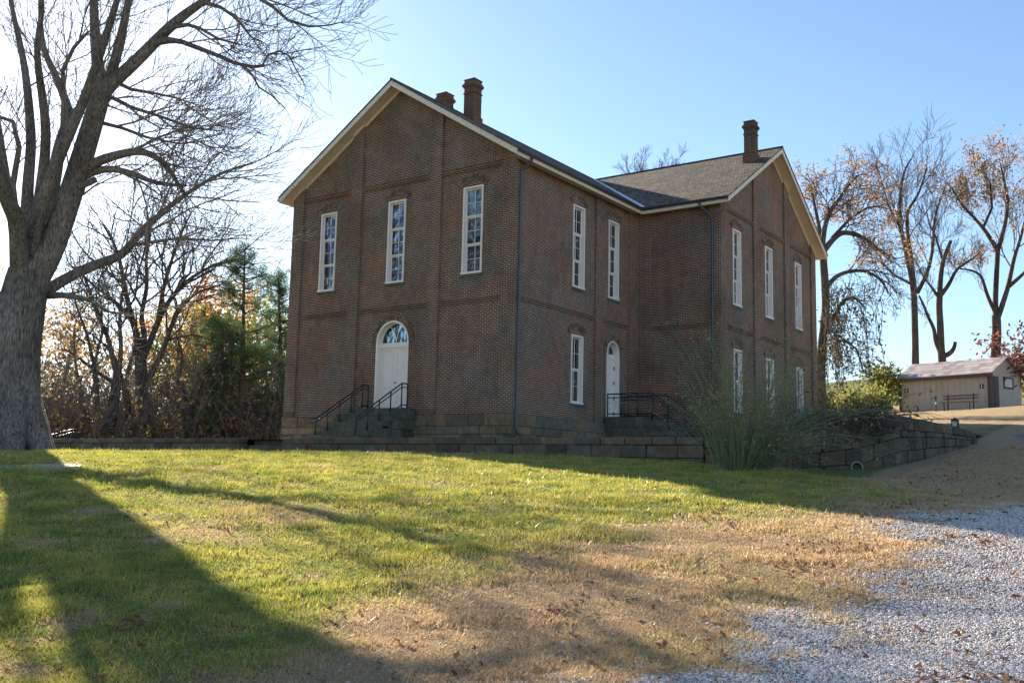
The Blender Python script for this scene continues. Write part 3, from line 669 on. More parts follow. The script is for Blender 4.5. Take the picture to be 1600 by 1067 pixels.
handrail([(-26.1, -3.2, -1.25), (-25.83, -1.6, -.95), (-25.5, -.6, -.60), (-25.4, -.1, -.60)], [(-25.8, -1.5, -.93), (-25.45, -.4, -.62)], 'short sunlit handrail just showing over the low wall beside the big tree trunk', lambda x, y: -1.25)
# ---- culvert pipe, lantern, drive-side timbers
m = MB(); c0 = A([11.75, -1.9, -1.84]); ax_ = A([.52, -.85, -.02])
ang = np.linspace(0, 2 * math.pi, 19)[:-1]
px_ = []; e1 = A([.85, .52, 0]) / math.hypot(.85, .52); e2 = A([0, 0, 1.])
def ringv(c, r): return [c + r * (math.cos(a) * e1 + math.sin(a) * e2) for a in ang]
v = ringv(c0, .14) + ringv(c0 + ax_ * .85, .14) + ringv(c0 + ax_ * .85, .115) + ringv(c0, .115); n = 18
m.add(v, [(k * n + i, k * n + (i + 1) % n, ((k + 1) % 4) * n + (i + 1) % n, ((k + 1) % 4) * n + i) for k in range(4) for i in range(n)])
m.make('drain_pipe', M['concrete'], None, smooth=False, label='round drain pipe mouth at the foot of the dark stone wall, above a small ditch', cat='pipe')
lp = A([12.93, 5.2, -.52])
lan = empty('path_lantern', lp, 'small black lantern standing on top of the stone wall near the shed', 'lantern')
m = MB(); m.box(lp[0] - .10, lp[0] + .10, lp[1] - .10, lp[1] + .10, lp[2], lp[2] + .03)
for a in (-1, 1):
    for b_ in (-1, 1): m.box(lp[0] + a * .085 - .012, lp[0] + a * .085 + .012, lp[1] + b_ * .085 - .012, lp[1] + b_ * .085 + .012, lp[2] + .03, lp[2] + .19)
m.make('frame', M['dark'], lan)
m = MB(); m.box(lp[0] - .07, lp[0] + .07, lp[1] - .07, lp[1] + .07, lp[2] + .03, lp[2] + .185); m.make('glass', M['shade'], lan)
m = MB(); m.tube([lp + (0, 0, .19), lp + (0, 0, .23), lp + (0, 0, .27), lp + (0, 0, .30)], [.13, .11, .06, .015], 10); m.make('cap', M['dark'], lan)
tb = MB(); rs = random.Random(4)
for k in range(4):
    tb.box(13.35 + .55 * k, 17.5, 14.2 + .05 * k, 16.5, -.75 + .17 * k, -.75 + .17 * (k + 1) - .01, rs.random())
tb.make('timber_steps', M['stone'], None, att='tone', bevel=.02, label='low stack of brown landscape steps at the right edge beside the gravel', cat='steps')
# concrete walk beside the big tree
pp = [at(-260, 739, 1)]; 
def strip(name, ctr, w, mat, dz, **kw):
    v = []; 
    for i, (x, y) in enumerate(ctr):
        a = A(ctr[min(i + 1, len(ctr) - 1)]) - A(ctr[max(i - 1, 0)]); a = a / np.linalg.norm(a); nn = A([-a[1], a[0]]) * w / 2
        for s in (-1, 1): X, Y = x + nn[0] * s, y + nn[1] * s; v.append((X, Y, T1(X, Y) + dz))
    k = len(ctr); m = MB(); b = [(x, y, z - .12) for x, y, z in v]
    m.add(v + b, [(2 * i, 2 * i + 1, 2 * i + 3, 2 * i + 2) for i in range(k - 1)] + [(2 * i, 2 * i + 2, 2 * k + 2 * i + 2, 2 * k + 2 * i) for i in range(k - 1)] + [(2 * i + 1, 2 * k + 2 * i + 1, 2 * k + 2 * i + 3, 2 * i + 3) for i in range(k - 1)])
    m.make(name, mat, None, **kw)
strip('path', [(.3 + .11 * i, -19.7 + .3 * i) for i in range(12)][::-1], .42, M['concrete'], .03, kind='structure')

# ================================================================ shed on the rise
SO = A([3.6, 37.07]); S1 = A([9.13, 35.13]); su = (S1 - SO) / np.linalg.norm(S1 - SO); SL = np.linalg.norm(S1 - SO); sv = A([-su[1], su[0]]); SWD = 3.5
zs0 = 1.98; HS = 2.15; RS = 1.0
def SP(u, v, z): q = SO + su * u + sv * v; return (q[0], q[1], z)
shed = empty('garden_shed', SP(SL / 2, SWD / 2, zs0), 'tan board-sided shed with brown metal roof and small window on the rise at right', 'shed')
def shx(mb, u0, u1, v0, v1, z0, z1, a=0.): mb.hexa([SP(u0, v0, z0), SP(u1, v0, z0), SP(u1, v1, z0), SP(u0, v1, z0), SP(u0, v0, z1), SP(u1, v0, z1), SP(u1, v1, z1), SP(u0, v1, z1)], a)
M['shedwall'] = plain('shed_siding', (.47, .41, .33), .8, .2, .08, 1.2)
M['shedtrim'] = plain('shed_trim', (.10, .075, .06), .7)
t = NT('shed_roof_metal'); p = t.pos(); sx_ = t.n('SeparateXYZ', i_0=p)
u = t.math('ADD', t.math('MULTIPLY', sx_.outputs[0], float(su[0])), t.math('MULTIPLY', sx_.outputs[1], float(su[1])))
bb = t.n('TexBrick', i_Vector=t.n('CombineXYZ', i_0=u, i_1=sx_.outputs[2]), i_Color1=(.46, .40, .38), i_Color2=(.26, .21, .20), i_Mortar=(.18, .14, .13), i_Scale=1.0)
bb.inputs['Brick Width'].default_value = .46; bb.inputs['Row Height'].default_value = .22; bb.inputs['Mortar Size'].default_value = .012
M['shedroof'] = t.pbr(bb.outputs[0], .45, t.bump(bb.outputs[1], .3, .02), .5)
mb = MB(); shx(mb, 0, SL, 0, .1, zs0 - .6, zs0 + HS); shx(mb, 0, SL, SWD - .1, SWD, zs0 - .6, zs0 + HS)
for k in range(15): shx(mb, .2 + .38 * k, .225 + .38 * k, -.02, .01, zs0, zs0 + HS)
mb.make('side_wall', M['shedwall'], shed)
for u0 in (0, SL - .1):
    mb = MB(); pts = [(0.1, zs0 - .6), (SWD - .1, zs0 - .6), (SWD - .1, zs0 + HS), (SWD / 2, zs0 + HS + RS), (.1, zs0 + HS)]
    vv = [SP(u0, a, z) for a, z in pts] + [SP(u0 + .1, a, z) for a, z in pts]; n = 5
    mb.add(vv, [tuple(range(n)), tuple(range(n, 2 * n))[::-1]] + [(i, (i + 1) % n, n + (i + 1) % n, n + i) for i in range(n)]); mb.make('gable_wall', M['shedwall'], shed)
for s in (0, 1):
    mb = MB(); ov = .18; k = RS / (SWD / 2)
    va, vb = (-ov, SWD / 2) if s == 0 else (SWD + ov, SWD / 2); za = zs0 + HS - ov * k + .03; zr_ = zs0 + HS + RS + .03
    mb.hexa([SP(-ov, va, za), SP(SL + ov, va, za), SP(SL + ov, vb, zr_), SP(-ov, vb, zr_), SP(-ov, va, za + .07), SP(SL + ov, va, za + .07), SP(SL + ov, vb, zr_ + .07), SP(-ov, vb, zr_ + .07)])
    mb.make('roof', M['shedroof'], shed)
mb = MB(); shx(mb, -.2, SL + .2, -.22, -.16, zs0 + HS - .2, zs0 + HS + .0); mb.make('gutter', M['shedtrim'], shed)
for u0 in (-.02, SL - .16):
    mb = MB(); shx(mb, u0, u0 + .18, -.03, .0, zs0 - .3, zs0 + HS); mb.make('corner_trim', M['shedtrim'], shed)
mb = MB(); shx(mb, SL, SL + .03, -.02, .28, zs0 - .3, zs0 + HS); mb.make('corner_trim', M['shedtrim'], shed)
mb = MB(); shx(mb, SL, SL + .05, .35, .85, zs0 - .02, zs0 + 2.0); mb.make('door', M['shedtrim'], shed)
mb = MB()
for (a, b_, c_, d_) in ((1.45, 1.55, 1.35, 2.05), (2.45, 2.55, 1.35, 2.05), (1.55, 2.45, 1.35, 1.45), (1.55, 2.45, 1.95, 2.05)): shx(mb, SL, SL + .05, a, b_, zs0 + c_, zs0 + d_)
wo2 = mb.make('window', M['shedtrim'], shed)
mb = MB(); shx(mb, SL + .005, SL + .02, 1.55, 2.45, zs0 + 1.45, zs0 + 1.95); q = mb.make('pane', M['shade'], shed); q.parent = wo2
for k, u0 in enumerate((.38, SL - .62)):
    mb = MB(); shx(mb, u0, u0 + .24, -.035, -.005, zs0 + 1.28, zs0 + 1.52); pl_ = mb.make('sign_plate', M['dark'], shed)
    mb = MB(); cu_ = u0 + .12; shx(mb, cu_ - .028, cu_ + .028, -.04, -.034, zs0 + 1.32, zs0 + 1.43); shx(mb, cu_ - .05, cu_ + .05, -.04, -.034, zs0 + 1.385, zs0 + 1.43); shx(mb, cu_ - .022, cu_ + .022, -.04, -.034, zs0 + 1.445, zs0 + 1.485)
    q = mb.make('figure_symbol', M['white'], shed); q.parent = pl_
mb = MB(); shx(mb, SL - .22, SL - .04, -.12, -.03, zs0 + 1.98, zs0 + 2.08); mb.make('flood_light', M['white'], shed)
# bench and hydrant post in front of the shed
def BP(u, v, z): return SP(u, v, z)
bz = T1(*SP(5.8, -3.4, 0)[:2])
M['benchwood'] = plain('bench_slats', (.16, .13, .11), .7)
bench = empty('park_bench', BP(5.9, -3.3, bz), 'long slatted bench with open back standing in front of the tan shed', 'bench')
mb = MB()
for k in range(3): mb.bar(BP(4.85, -3.3 - .14 * k, bz + .46), BP(6.9, -3.3 - .14 * k, bz + .46), .11, .04)
mb.make('seat', M['benchwood'], bench)
mb = MB()
for k in range(2): mb.bar(BP(4.85, -3.2, bz + .68 + .16 * k), BP(6.9, -3.2, bz + .68 + .16 * k), .03, .09)
mb.make('backrest', M['benchwood'], bench)
for uu in (5.12, 6.63):
    mb = MB(); mb.bar(BP(uu, -3.25, bz - .1), BP(uu, -3.2, bz + .92), .06); mb.bar(BP(uu, -3.62, bz - .1), BP(uu, -3.62, bz + .43), .05); mb.make('leg', M['iron'], bench)
hy = empty('water_hydrant', BP(4.3, -3.1, bz), 'thin upright yard hydrant left of the bench, in front of the tan shed', 'hydrant')
mb = MB(); p0 = A(BP(4.3, -3.1, bz)); mb.tube([p0 - (0, 0, .1), p0 + (0, 0, .75)], .03, 8); mb.make('standpipe', M['iron'], hy)
mb = MB(); mb.tube([p0 + (0, 0, .72), p0 + (0, 0, .9)], .06, 8); mb.bar(p0 + (0, 0, .85), p0 + (-.2, -.05, .72), .04); mb.make('head', M['iron'], hy)
mb = MB(); mb.tube([p0 + (0, 0, .42), p0 + (0, 0, .56)], .036, 8); mb.make('band', M['white'], hy)

# ================================================================ trees
def nrm(v): return v / (np.linalg.norm(v) + 1e-12)
class Tree:
    def __init__(s, seed): s.r = np.random.default_rng(seed); s.big = []; s.fine = []; s.tips = []
    def limb(s, pts, rad, big=True): (s.big if big else s.fine).append((np.asarray(pts, float), np.asarray(rad, float)))
    def grow(s, p, d, Ln, r, lvl, mx, c):
        g = s.r; n = 5 if lvl < mx else 4; P = [np.array(p, float)]; rd = [r]; d = nrm(np.array(d, float)); up = c.get('up', .10); wig = c.get('wig', .16)
        rmin = c.get('rmin', .006)
        for i in range(n):
            d = nrm(d + g.normal(0, wig, 3) + A([0, 0, up if lvl < mx else c.get('tipup', up)]))
            P.append(P[-1] + d * Ln / n); rd.append(max(rmin, r * (1 - .62 * (i + 1) / n)))
        s.limb(P, rd, r > c.get('big', .035))
        if lvl >= mx: s.tips.append(P[-1]); s.tips.append(P[-3]); return
        if lvl >= mx - 1: s.tips.append(P[-1])
        s.kids(P, rd, Ln, lvl, mx, c)
    def kids(s, P, rd, Ln, lvl, mx, c, t0=.18, nk=None, t1=1.0):
        g = s.r; P = np.asarray(P); n = len(P) - 1; k = nk or c['n'][min(lvl, len(c['n']) - 1)]
        seg = np.linalg.norm(np.diff(P, axis=0), axis=1); cum = np.r_[0, np.cumsum(seg)] / seg.sum()
        az0 = g.uniform(0, 6.28)
        for j in range(k):
            t = t0 + (t1 - t0) * (j + g.uniform(.1, .9)) / k
            if j == k - 1: t = t1
            p = A([np.interp(t, cum, P[:, a]) for a in range(3)]); i = min(n - 1, int(np.searchsorted(cum, t)) - 1) if t > 0 else 0; i = max(i, 0)
            d = nrm(P[i + 1] - P[i]); r = float(np.interp(t, cum, rd))
            perp = nrm(np.cross(d, A([math.cos(az0 + j * 2.4), math.sin(az0 + j * 2.4), .3])))
            ang = R_(g.uniform(*c.get('ang', (24, 58)))) * (.45 if t > .97 else 1)
            nd = d * math.cos(ang) + perp * math.sin(ang)
            sh = c.get('len', (.42, .7)); L2 = Ln * g.uniform(*sh) * (1.15 - .45 * t)
            s.grow(p, nd, L2, max(c.get('rmin', .006), min(r * .72, L2 * c.get('slim', .022))), lvl + 1, mx, c)
    def mesh(s, which, name, mat, parent, smooth=True):
        V = []; Fc = []; n0 = 0
        for P, r in which:
            rm = r.max(); n = 60 if rm > .55 else 16 if rm > .3 else 9 if rm > .12 else 6 if rm > .04 else 4 if rm > .015 else 3
            if rm > .12 and len(P) > 2:   # densify thick limbs
                q = np.linspace(0, len(P) - 1, (len(P) - 1) * (14 if rm > .55 else 4) + 1); P = np.stack([np.interp(q, np.arange(len(P)), P[:, a]) for a in range(3)], 1)
                for _ in range(3): P[1:-1] = (P[:-2] + 2 * P[1:-1] + P[2:]) / 4
                r = np.interp(q, np.arange(len(r)), r)
            m = len(P); t = np.gradient(P, axis=0); t /= np.linalg.norm(t, axis=1)[:, None] + 1e-12
            mt_ = t.mean(0); ref = A([0, 0, 1.]) if abs(mt_[2]) < .8 * np.linalg.norm(mt_) else A([1., .2, 0])
            a = np.cross(t, ref); a /= np.linalg.norm(a, axis=1)[:, None] + 1e-12; b = np.cross(a, t)
            an = np.arange(n) * 2 * math.pi / n; rr_ = r[:, None, None]
            if rm > .55:
                cl = np.r_[0, np.cumsum(np.linalg.norm(np.diff(P, axis=0), axis=1))]; aa, zz = np.meshgrid(an, cl)
                rg = 1 - abs(2 * vnoise(np.cos(aa) * 9 + 30, np.sin(aa) * 9 + zz * .55 + 30, 1.0, 88, 2) - 1); lob = np.sin(aa * 3 + .3 * zz) * .04 * np.exp(-zz / 2.5) + np.sin(aa * 5 + 1) * .02
                rr_ = rr_ * (1 + .10 * rg + lob)[:, :, None] * np.ones((1, 1, 1))
            elif rm > .25: rr_ = rr_ * (1 + .10 * vnoise(np.cos(an) * 2 + 5, np.sin(an) * 2 + 5, 1.3, 77)[None, :, None] + .05 * np.sin(an * 5)[None, :, None])
            v = P[:, None] + rr_ * (np.cos(an)[None, :, None] * a[:, None] + np.sin(an)[None, :, None] * b[:, None])
            V.append(v.reshape(-1, 3)); I = np.arange(m * n).reshape(m, n); J = np.roll(I, -1, 1)
            Fc.append(np.stack([I[:-1], J[:-1], J[1:], I[1:]], -1).reshape(-1, 4) + n0); n0 += m * n
        if V: fast_mesh(name, np.concatenate(V), np.concatenate(Fc), mat, 4, parent, smooth=smooth)
def leafcloud(name, C_, size, mat, parent, g, spread=.4, per=6, elong=1.6, **kw):
    C_ = np.repeat(np.asarray(C_), per, 0); n = len(C_); C_ = C_ + g.normal(0, spread, (n, 3))
    a = g.normal(0, 1, (n, 3)); a /= np.linalg.norm(a, axis=1)[:, None]; b = np.cross(a, g.normal(0, 1, (n, 3))); b /= np.linalg.norm(b, axis=1)[:, None]
    sz = size * g.uniform(.6, 1.3, (n, 1)); b = b * sz; a = a * sz * elong
    v = np.stack([C_ - a, C_ - b * .7 + a * .1, C_ + a, C_ + b * .7 - a * .1], 1).reshape(-1, 3)
    return fast_mesh(name, v, np.arange(4 * n).reshape(n, 4), mat, 4, parent, **kw)
def tree(name, label, cat, base, traces, dist, cfg, barkm, seed, leaf=None, group=None, twigm=None, dz=1.2, mx=3):
    """traces: list of (pixel polyline, r0, r1, kids, first kid t); offsets in depth grow outwards"""
    tr_ = Tree(seed); g = tr_.r; b0 = at(*base, dist); gz = T1(b0[0], b0[1])
    if name != 'maple_tree': gz = min(gz, b0[2])
    root = empty(name, (b0[0], b0[1], gz), label, cat, group)
    px = dist / FPX
    for k, (pts, r0, r1, nk, t0) in enumerate(traces):
        if k == 0: off = np.zeros(len(pts)); 
        else:
            o1 = g.uniform(-1, 1) * dz * cfg.get('depth', 1.0); off = np.linspace(0, 1, len(pts)) ** .8 * o1
            if len(traces[k]) > 5: pass
        P = A([at(x, y, dist + o) for (x, y), o in zip(pts, off)])
        if k == 0: P = np.vstack([[b0[0] , b0[1], gz - .5], P]) if P[0][2] > gz - .3 else P
        rd = np.interp(np.linspace(0, 1, len(P)), np.linspace(0, 1, 5), A([1, .86, .72, .58, .46]) * 0 + np.linspace(r0, r1, 5)) * px
        if k == 0: rd[0] *= 1.35
        if k == 0 and len(P) > 2: rd[1] = max(rd[1], r0 * px * 1.08)
        tr_.limb(P, rd)
        if nk:
            Ln = np.linalg.norm(np.diff(P, axis=0), axis=1).sum(); tr_.kids(P, rd, Ln * cfg.get('kl', .75), 0, mx, cfg, t0, nk)
    tr_.mesh(tr_.big, 'trunk', barkm, root); tr_.mesh(tr_.fine, 'twigs', twigm or M['twig'], root)
    if leaf:
        m_, keep, size, per, spread = leaf; tips = A(tr_.tips)
        keepf = keep(tips) if callable(keep) else g.random(len(tips)) < keep
        leafcloud('leaves', tips[keepf], size, m_, root, g, spread, per)
    return root, tr_
bare = dict(n=(7, 6, 5), ang=(22, 55), len=(.42, .7), up=.07, tipup=.12, wig=.15, rmin=.008)
# ---- the big maple by the path: limbs traced, spread in depth
MD = 32.0; DK = MD / 22
mp = Tree(101); mb0 = at(8, 712, MD); mz = T1(mb0[0], mb0[1])
maple = empty('maple_tree', (mb0[0], mb0[1], mz), 'huge bare maple tree with thick furrowed trunk at the left edge of the lawn', 'tree')
kpx = MD / FPX * .87
def mlimb(pts, r, depth, kids, t0=.15, lvl=0, cfg=None, Lk=None, mx=3):
    n = len(pts); dd = np.interp(np.linspace(0, 1, n), np.linspace(0, 1, len(depth)), depth)
    P = A([at(x, y, MD + d_ * DK) for (x, y), d_ in zip(pts, dd)]); rd = np.interp(np.linspace(0, 1, n), np.linspace(0, 1, len(r)), r) * kpx * (P[:, 0] * 0 + 1)
    mp.limb(P, rd)
    if kids:
        Ln = (Lk * DK if Lk else 0) or np.linalg.norm(np.diff(P, axis=0), axis=1).sum() * .6; mp.kids(P, rd, Ln, lvl, mx, cfg or mc, t0, kids)
    return P
mc = dict(n=(6, 6, 4), ang=(15, 44), len=(.5, .85), up=.03, tipup=.07, wig=.11, rmin=.0075, slim=.013, big=.05)
P0 = A([at(8, 735, MD), at(8, 712, MD), at(10, 690, MD), at(13, 640, MD), at(18, 580, MD), at(26, 520, MD), at(37, 465, MD), at(46, 425, MD)]); P0[0][2] = mz - .6; P0[1][2] = mz - .05
mp.limb(P0, A([66, 56, 50, 43.5, 39, 35.5, 32, 29]) * kpx)
for a in (20, 95, 160, 230, 300, 340):   # root flares
    d_ = A([math.cos(R_(a)), math.sin(R_(a)), 0]); q = A([mb0[0], mb0[1], mz])
    mp.limb([q + d_ * .5 + (0, 0, 1.7), q + d_ * .82 + (0, 0, .7), q + d_ * 1.2 + (0, 0, .12), q + d_ * 1.7 + (0, 0, -.3)], [.36, .42, .32, .08])
mlimb([(48, 440), (68, 410), (86, 375), (106, 318), (124, 262), (137, 220), (149, 180), (160, 140)], (24, 18, 16, 14), (0, -.5, -1.1), 5, .35, mx=3)
mlimb([(158, 145), (153, 105), (150, 75), (147, 30), (146, -20), (150, -80), (156, -130)], (11, 9, 6, 2), (-1.1, -1.0, -.6), 6)
mlimb([(162, 145), (175, 110), (184, 80), (194, 35), (203, -10), (213, -60), (228, -110)], (9, 8, 5, 2), (-1.1, -1.6, -2.0), 6)
mlimb([(158, 150), (180, 125), (205, 103), (235, 73), (262, 45), (290, 22), (316, 4), (350, -20), (395, -45)], (11, 10, 7, 3), (-1.1, -1.6, -2.4), 8, .3)
mlimb([(243, 68), (262, 62), (285, 66), (319, 79), (345, 89), (367, 99), (396, 105), (413, 103)], (5, 4, 3.2, 2.2), (-1.7, -2.2, -2.8), 5, .35, Lk=2.0)
mlimb([(409, 103), (420, 86), (436, 80), (452, 88), (462, 108), (474, 128)], (2, 1.5, .8), (-2.8, -3.1), 6, .1, lvl=1, Lk=1.5)
mlimb([(382, 104), (394, 118), (405, 137), (425, 150), (446, 170)], (2, 1.5, .7), (-2.6, -3.0), 3, .3, lvl=2, Lk=.8)
mlimb([(255, 52), (275, 42), (293, 39), (313, 45), (341, 61), (375, 70)], (4, 3, 1.5), (-1.7, -2.6), 6, .2, Lk=2)
mlimb([(318, 4), (345, 12), (364, 25), (377, 38), (392, 58), (410, 66)], (3.5, 2.5, 1), (-2.2, -3.2), 6, .2, Lk=2)
mlimb([(350, -20), (400, -5), (425, 10), (450, 32), (483, 42), (515, 40)], (4, 3, 1), (-2.3, -3.5), 7, .2, Lk=2.2)
mlimb([(180, 128), (205, 140), (235, 145), (270, 152), (310, 165)], (3.5, 2.4, 1), (-1.2, -.4), 7, .15, Lk=2.2)
mlimb([(170, 150), (205, 168), (250, 182), (300, 200), (345, 205)], (4, 2.4, 1), (-1.1, -2.2), 7, .15, Lk=2.2)
mlimb([(150, 190), (190, 200), (230, 215), (280, 225), (330, 220)], (3.5, 2.4, 1), (-.9, .6), 8, .15, Lk=2.2)
mlimb([(132, 266), (152, 252), (180, 243), (210, 236), (235, 240), (262, 259), (277, 286), (290, 305)], (9, 7, 4.5, 2), (-.7, -1.4, -1.8), 11, .3, Lk=2.3)
mlimb([(210, 236), (240, 218), (275, 205), (310, 190)], (3, 2, 1), (-1.2, -.6), 6, .2, Lk=2)
mlimb([(130, 275), (165, 262), (205, 270), (245, 288), (290, 290)], (7, 5.5, 4, 2), (-.6, -1.2, -2.2), 10, .2, Lk=2.4)
mlimb([(122, 292), (140, 285), (150, 280)], (6, 5), (-.7, -.8), 2, .5, Lk=1)
mlimb([(70, 455), (95, 440), (125, 424), (154, 412), (185, 402), (205, 383), (217, 363), (245, 340), (270, 318), (300, 297), (345, 270), (395, 255)], (10, 8.5, 7, 4.5, 2), (.3, 1.0, 2.0), 9, .3, Lk=3.0)
mlimb([(70, 462), (95, 461), (120, 464), (146, 471), (165, 486), (185, 490)], (6.5, 5, 3, 1.5), (.2, -.8, -1.2), 7, .25, Lk=2.0)
mlimb([(205, 384), (240, 378), (280, 372), (330, 376), (380, 372)], (3.5, 2.4, 1), (1.3, .6), 7, .15, Lk=2.2)
mlimb([(46, 430), (62, 370), (76, 320), (86, 270), (92, 232), (104, 195), (112, 183)], (15, 12, 10, 9), (0, .8, 1.5), 2, .5, Lk=2)
mlimb([(112, 185), (103, 160), (94, 135), (84, 112), (74, 92), (66, 68), (63, 30), (62, -30), (70, -90)], (8, 6.5, 5, 2), (1.5, 2.2, 3.0), 5, .3, Lk=2.4)
mlimb([(110, 190), (130, 165), (150, 158), (170, 165)], (4, 3), (1.5, 2.2), 5, .3, Lk=2.4)
mlimb([(98, 205), (100, 150), (98, 110), (115, 75), (138, 50)], (5, 4, 2.5), (1.4, .4), 6, .3, Lk=2.6)
mlimb([(44, 425), (56, 370), (60, 320), (70, 250), (72, 200), (66, 150), (60, 112), (57, 70), (66, 20), (64, -50)], (11, 9, 7, 5, 3), (0, -.8, -1.6), 5, .4, Lk=2.2)
mlimb([(36, 440), (41, 390), (41, 337), (44, 280), (49, 225), (46, 175), (41, 124), (34, 80), (20, 20), (5, -60)], (13, 10, 8, 6, 3), (0, 1.2, 2.5), 5, .4, Lk=2.2)
mlimb([(32, 440), (30, 395), (28, 345), (12, 315), (0, 275), (-18, 220), (-40, 140), (-60, 40)], (15, 12, 9, 5), (0, -1.2, -2.4), 5, .35, Lk=2.4)
mlimb([(30, 370), (20, 290), (30, 230), (20, 190), (-10, 180), (-50, 160)], (6, 4, 2), (0, 1.5), 5, .2, Lk=1.8)
mlimb([(18, 500), (-15, 460), (-50, 400), (-80, 300), (-100, 180)], (16, 12, 8, 3), (0, .8, 1.2), 6, .3, Lk=3)
mlimb([(48, 430), (60, 330), (90, 250), (130, 160), (165, 60), (195, -40), (225, -130)], (12, 9, 6, 2), (0, -1.6, -3.0), 5, .3, Lk=3)
mlimb([(30, 430), (14, 300), (-10, 150), (-25, 0)], (10, 7, 4, 2), (0, 2.0, 3.6), 4, .4, Lk=2.0)
mp.mesh(mp.big, 'trunk', M['bark_maple'], maple); mp.mesh(mp.fine, 'twigs', M['twig_grey'], maple)

# ---- trees on the rise at the right (behind the shed and the wing)
rc = dict(n=(7, 6, 5), ang=(18, 50), len=(.48, .75), kl=.64, up=.07, tipup=.11, wig=.14, rmin=.011, slim=.012, big=.06)
tree('bare_tree', 'tall slender bare tree with straight trunk behind the left end of the shed', 'tree', (1430, 580), [
 ([(1430, 580), (1430, 540), (1429, 500), (1428, 460), (1424, 430), (1421, 417)], 4.8, 3.8, 0, .5),
 ([(1421, 417), (1414, 383), (1405, 351), (1406, 320), (1408, 286), (1415, 262), (1424, 248)], 4.2, 1.0, 9, .2),
 ([(1429, 456), (1424, 404), (1418, 367), (1416, 330), (1434, 307), (1444, 278), (1448, 262)], 3.6, .9, 8, .3),
 ([(1424, 444), (1397, 430), (1379, 412), (1374, 398), (1353, 377)], 2.2, .9, 7, .3),
 ([(1406, 355), (1395, 335), (1387, 317), (1378, 285), (1370, 258)], 2, .8, 7, .2),
 ([(1433, 458), (1450, 425), (1458, 388), (1460, 338), (1470, 310), (1478, 290)], 3.2, .8, 9, .2)], 72, rc, M['bark_red'], 201, mx=3)
tree('bare_tree', 'crooked bare tree with an upturned stub low down, behind the middle of the shed', 'tree', (1473, 575), [
 ([(1473, 575), (1470, 545), (1469, 508), (1467, 480), (1468, 464)], 5.2, 4.0, 0, .5),
 ([(1468, 464), (1470, 430), (1473, 409), (1480, 390), (1486, 376)], 3.8, 2.2, 4, .3),
 ([(1468, 464), (1484, 443), (1494, 420), (1515, 408), (1530, 396)], 3.4, .8, 8, .3),
 ([(1466, 464), (1455, 448), (1445, 435), (1436, 420)], 2.6, .9, 7, .3),
 ([(1469, 550), (1461, 531), (1460, 514), (1448, 491), (1444, 478), (1436, 462)], 3.6, 1.4, 5, .4),
 ([(1470, 556), (1477, 556), (1486, 551), (1491, 543), (1493, 534)], 4.4, 2.2, 0, .4),
 ([(1474, 410), (1462, 370), (1452, 350), (1448, 330)], 2, .7, 8, .2)], 70, rc, M['bark_red'], 202, mx=3)
tree('oak_tree', 'tall forked tree, orange leaves only at its top, behind the right end of the shed', 'tree', (1555, 575), [
 ([(1555, 575), (1556, 540), (1557, 515), (1556, 493)], 6.6, 5.6, 0, .5),
 ([(1556, 500), (1555, 470), (1557, 430), (1559, 391)], 4.0, 3.3, 0, .5),
 ([(1559, 391), (1547, 372), (1536, 356), (1523, 341), (1502, 320), (1487, 294)], 3.6, 1, 9, .3),
 ([(1558, 498), (1565, 480), (1576, 446), (1584, 404), (1594, 375), (1604, 335), (1610, 290)], 4.2, 1.0, 9, .35),
 ([(1559, 391), (1571, 351), (1576, 312), (1568, 280), (1563, 255)], 3.2, 1, 8, .2),
 ([(1536, 356), (1550, 325), (1547, 286), (1531, 259)], 2.4, .9, 7, .2),
 ([(1556, 490), (1542, 461), (1534, 430), (1518, 422), (1500, 420)], 3, 1, 5, .3),
 ([(1576, 448), (1590, 436), (1603, 424), (1625, 400), (1640, 350)], 3, 1, 7, .3)], 72, rc, M['bark_red'], 203,
 leaf=(M['leaf_tan'], lambda t_: (t_[:, 2] > 12.5) & (np.random.default_rng(3).random(len(t_)) < .55), .075, 3, .3), mx=3)
bc = dict(n=(7, 6, 5), ang=(24, 66), len=(.45, .75), up=.0, tipup=-.10, wig=.22, rmin=.012, slim=.02, big=.05)
tree('mulberry_tree', 'broad twisted tree with drooping branches and pale orange top, behind the right wing', 'tree', (1284, 640), [
 ([(1284, 640), (1282, 600), (1282, 564), (1286, 522), (1291, 480), (1288, 430), (1285, 392)], 7.5, 5.0, 0, .5),
 ([(1285, 395), (1300, 375), (1316, 362), (1340, 367), (1358, 377), (1376, 393), (1400, 405)], 5, 1.6, 10, .25),
 ([(1284, 390), (1288, 355), (1296, 330), (1311, 312), (1327, 288), (1340, 275)], 4.5, 1.4, 11, .25),
 ([(1284, 380), (1278, 345), (1272, 318), (1268, 290)], 3.6, 1.4, 9, .2),
 ([(1291, 450), (1305, 432), (1325, 424), (1350, 422), (1376, 435), (1388, 458)], 4, 1.2, 10, .25),
 ([(1300, 372), (1330, 340), (1355, 325), (1375, 322)], 3, 1.2, 9, .2),
 ([(1290, 520), (1302, 500), (1315, 470), (1335, 462), (1350, 480)], 4, 1.2, 9, .2),
 ([(1296, 545), (1318, 530), (1338, 545), (1348, 575)], 3, 1, 8, .2)], 54, bc, M['bark'], 204,
 leaf=(M['leaf_tan'], lambda t_: (t_[:, 2] > 9.0) & (np.random.default_rng(4).random(len(t_)) < .45), .055, 3, .22), mx=3)
